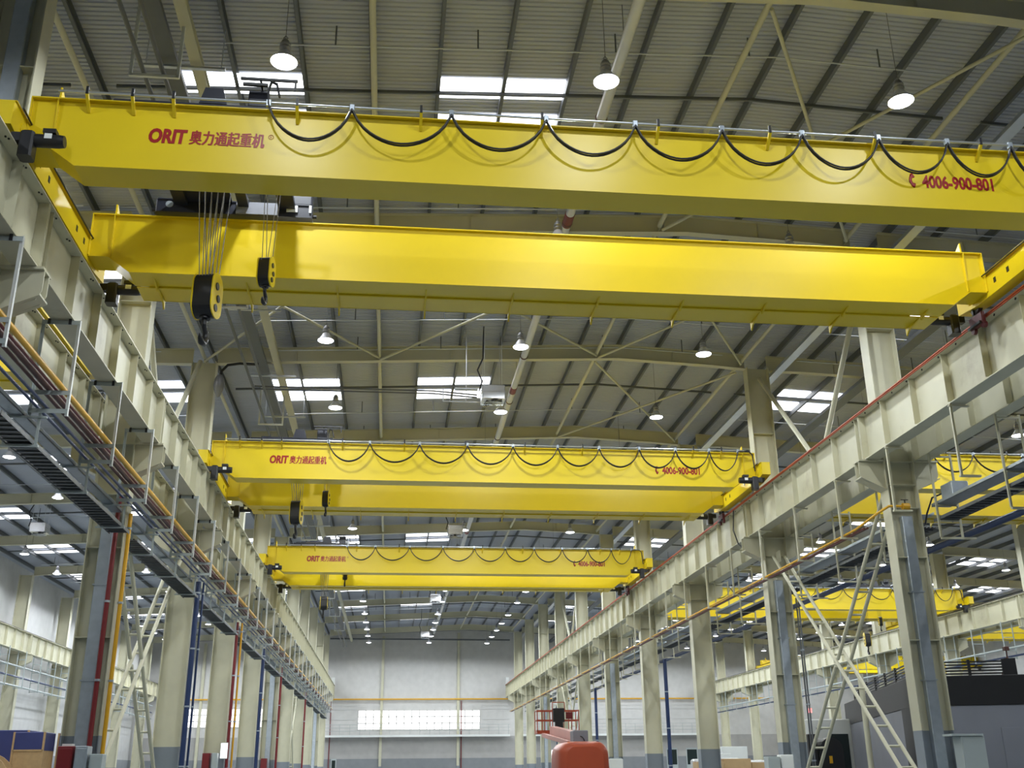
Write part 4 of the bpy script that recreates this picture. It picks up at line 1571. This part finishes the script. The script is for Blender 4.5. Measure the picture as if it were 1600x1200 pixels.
# boom lift
t = thing('boom_lift', 'orange boom lift with its basket raised behind the counterweight', 'boom lift', (8.15, 47.0, 0))
out = []
for cx, cz, a0 in ((0.55, 2.35, 0), (-0.55, 2.35, 90)):
    for i in range(7):
        a = math.radians(a0 + 15 * i)
        out.append((cx + 0.52 * math.cos(a), cz + 0.52 * math.sin(a)))
out += [(-1.1, 1.6), (-0.95, 1.15), (0.95, 1.15), (1.1, 1.6)]
m = MB()
n = len(out)
ring = lambda s, y: [((x * s), y, 1.15 + (z - 1.15) * (0.55 + 0.45 * s)) for x, z in out]
v = ring(0.72, -1.35) + ring(0.92, -1.22) + ring(1.0, -0.95) + ring(1.0, 0.9) + ring(0.93, 1.1)
f = [tuple(range(n)), tuple(reversed(range(4 * n, 5 * n)))]
m.add(v, f)
m.add(v, [(b * n + i, (b + 1) * n + i, (b + 1) * n + (i + 1) % n, b * n + (i + 1) % n) for b in range(4) for i in range(n)], True)
m.build('counterweight', 'lift_orange', t)
m = MB().box(-1.0, 1.0, -0.6, 2.6, 0.55, 1.0)
m.cyl((0, 0.5, 0.95), (0, 0.5, 1.16), 0.6, 20)
m.build('chassis', 'machine_grey', t)
for x in (-1.05, 0.75):
    for y in (-0.1, 2.1):
        w = MB().cyl((x, y, 0.5), (x + 0.32, y, 0.5), 0.5, 20).build('wheel', 'rubber', t)
        MB().cyl((x - 0.02, y, 0.5), (x + 0.34, y, 0.5), 0.22, 14).build('wheel_hub', 'lift_orange', w)
m = MB().cbox(-0.3, 0.35, -0.35, 0.5, 2.78, 3.34, 0.03)
m.build('boom_knuckle', 'machine_grey', t)
MB().tube([(0.0, -0.36, 3.1), (0.1, -0.4, 3.05), (0.16, -0.38, 2.95), (0.18, -0.36, 2.85)], 0.02, 6).build('hose', 'rubber', t)
m = MB().bar((0.0, 0.3, 3.08), (-0.28, 5.6, 3.55), 0.34, 0.4)
m.bar((-0.02, 0.6, 3.12), (-0.26, 5.9, 3.6), 0.26, 0.3)
m.build('boom', 'lift_pink', t)
m = MB().bar((-0.35, 0.5, 2.85), (-0.75, 5.7, 3.35), 0.14, 0.18)
m.build('boom_link', 'lift_pink', t)
m = MB()
bx0, bx1, by0, by1, bz0, bz1 = -1.0, 1.05, 5.9, 6.8, 3.5, 4.5
for z in (bz0 + 0.55, bz1):
    for a, b in (((bx0, by0), (bx1, by0)), ((bx1, by0), (bx1, by1)), ((bx1, by1), (bx0, by1)), ((bx0, by1), (bx0, by0))):
        m.bar((*a, z), (*b, z), 0.045)
for x in (bx0, bx0 + 0.36, bx0 + 0.75, bx1 - 0.75, bx1 - 0.36, bx1):
    for y in (by0, by1):
        m.bar((x, y, bz0), (x, y, bz1), 0.04)
m.box(bx0 - 0.02, bx1 + 0.02, by0 - 0.02, by1 + 0.02, bz0 - 0.08, bz0 + 0.08)
m.bar((-0.25, by0, bz1 + 0.38), (0.35, by0, bz1 + 0.38), 0.04)
m.bar((-0.25, by0, bz1), (-0.25, by0, bz1 + 0.38), 0.04)
m.bar((0.35, by0, bz1), (0.35, by0, bz1 + 0.38), 0.04)
bk = m.build('basket', 'lift_orange', t)
m = MB().cbox(-0.25, 0.3, by0 - 0.32, by0 - 0.03, bz0 + 0.45, bz1 + 0.1, 0.03)
m.box(-0.16, 0.22, by0 - 0.3, by0 - 0.05, bz0 + 0.0, bz0 + 0.45)
m.build('control_console', 'black', bk)
m = MB().box(0.4, 0.74, by0 - 0.03, by0 - 0.022, bz0 + 0.6, bz0 + 0.92)
m.build('warning_plate', 'red_pipe', bk)

# big machine enclosure on the right
t = thing('machine_enclosure', 'large black and grey machine enclosure with louvred top behind the nearest right column', 'machine', (19.0, 38.0, 0), None, -math.radians(15))
Wd, Dp = 9.0, 16.5
MB().cbox(0.0, Wd, 0.0, Dp, 0.0, 3.78, 0.02).build('enclosure_body', 'machine_grey', t)
MB().cbox(-0.03, Wd + 0.03, -0.03, Dp + 0.03, 3.781, 4.82, 0.02).build('upper_band', 'machine_black', t)
MB().box(-0.02, -0.001, -0.02, 2.2, 0.02, 3.78).box(-0.02, 1.0, -0.02, -0.001, 0.02, 3.78).build('corner_panel', 'machine_black', t)
m = MB()
for i in range(5):
    z = 4.86 + 0.105 * i
    m.box(0.05, 0.09, 0.5, 13.5, z, z + 0.05)
    m.box(1.0, 3.4, 0.05, 0.09, z, z + 0.05)
for y in (0.5, 2.8, 5.1, 7.4, 9.7, 12.0, 13.4):
    m.box(0.03, 0.11, y, y + 0.12, 4.82, 5.38)
for x in (0.95, 2.1, 3.3):
    m.box(x, x + 0.1, 0.03, 0.11, 4.82, 5.38)
m.box(3.4, 3.8, 0.05, 0.4, 4.82, 5.4)
m.box(0.02, 0.5, 0.02, 0.5, 4.82, 5.4)
m.build('louvre_frame', 'machine_black', t)
for x in (4.2, 7.2):
    d = MB().cbox(x - 1.3, x + 1.3, -0.03, -0.001, 0.1, 3.0, 0.006).build('service_door', 'machine_grey', t)
    MB().box(x - 0.2, x + 0.35, -0.04, -0.031, 1.9, 2.65).build('door_window', 'dark_glass', d)
    MB().box(x + 0.75, x + 0.9, -0.06, -0.031, 1.75, 1.9).box(x + 0.8, x + 0.84, -0.09, -0.031, 1.6, 2.0).build('door_handle', 'white_paint', d)
t = thing('tripod_stand', 'dark tripod stand on top of the machine enclosure', 'stand', (24.4, 40.4, 4.83))
m = MB()
for a in range(3):
    q = a * 2.1 + 0.4
    m.cyl((0.03 * math.cos(q), 0.03 * math.sin(q), 0.95), (0.4 * math.cos(q), 0.4 * math.sin(q), 0.0), 0.025, 6)
m.cyl((0, 0, 0.9), (0, 0, 1.25), 0.03, 8)
m.build('tripod_legs', 'brown_pipe', t)
MB().cbox(-0.1, 0.1, -0.1, 0.1, 1.2, 1.36, 0.02).build('tripod_head', 'brown_pipe', t)

t = thing('black_machine', 'rounded black machine between the second right column and the enclosure', 'machine', (18.95, 46.4, 0))
out = [(-0.55, 0)] + [(-0.55 + 0.0, 2.2)] + [(0.05 + 0.5 * math.cos(a), 2.5 + 0.45 * math.sin(a)) for a in [math.radians(q) for q in range(160, -1, -20)]] + [(0.55, 0)]
MB().prism(out, -0.5, 0.6, 'y').build('machine_body', 'machine_black', t)
MB().cbox(-0.95, -0.56, -0.45, 0.5, 0.0, 3.1, 0.03).build('side_cabinet', 'machine_black', t)
MB().box(-0.12, 0.02, -0.52, -0.501, 1.9, 2.2).build('warning_plate', 'gas_yellow', t)
t = thing('white_machine', 'white machine cabinet with dark window and red beacon behind the ladder brace', 'machine', (21.6, 53.0, 0))
MB().cbox(-1.1, 1.1, -0.8, 0.8, 0, 4.0, 0.04).build('machine_body', 'white_paint', t)
MB().box(-0.1, 0.9, -0.83, -0.801, 1.6, 3.3).build('machine_window', 'dark_glass', t)
MB().box(-0.7, -0.4, -0.83, -0.801, 3.5, 3.6).build('label_plate', 'machine_grey', t)
b = MB().cyl((-0.6, 0, 4.0), (-0.6, 0, 4.35), 0.06, 10).build('beacon_post', 'grey_paint', t)
MB().cyl((-0.6, 0, 4.351), (-0.6, 0, 4.55), 0.1, 12).build('beacon', 'red_beacon', b)
t = thing('upright_duct', 'slim pale upright duct at the corner of the machine enclosure', 'duct', (18.55, 41.2, 0))
MB().cyl((0, 0, 0), (0, 0, 5.2), 0.11, 10).build('duct_tube', 'cream', t)

# packed goods far right
for i, (x, y, w, h) in enumerate(((22.6, 78.5, 1.6, 2.5), (24.6, 79.0, 1.8, 2.55), (26.8, 79.5, 1.8, 2.4), (29.5, 80.0, 2.0, 2.6))):
    t = thing('wrapped_pallet', 'film wrapped pallet load in the right bay, %s from the left' % ORD[i], 'pallet', (x, y, 0), 'film wrapped pallets')
    m = MB()
    for k in range(3):
        m.box(-w / 2 + k * (w / 2 - 0.05), -w / 2 + k * (w / 2 - 0.05) + 0.1, -0.6, 0.6, 0, 0.12)
    m.box(-w / 2, w / 2, -0.6, 0.6, 0.12, 0.15)
    m.build('pallet_base', 'plywood', t)
    MB().cbox(-w / 2 + 0.05, w / 2 - 0.05, -0.55, 0.55, 0.151, h, 0.12).build('wrapped_load', 'film_wrap', t)
for i, (x, y, w, h) in enumerate(((17.9, 61.0, 1.5, 2.15), (19.6, 61.5, 1.6, 2.3), (21.3, 62.0, 1.4, 2.1))):
    t = thing('carton_stack', 'brown carton in the right bay behind the third right column, %s from the left' % ORD[i], 'carton', (x, y, 0), 'brown cartons')
    MB().cbox(-w / 2, w / 2, -0.5, 0.5, 0, h, 0.02).build('carton_body', 'carton', t)
    MB().box(-w / 2 - 0.003, w / 2 + 0.003, -0.04, 0.04, h * 0.98, h + 0.004).box(-0.4, 0.3, -0.506, -0.501, h * 0.5, h * 0.62).build('packing_tape', 'red_pipe', t)
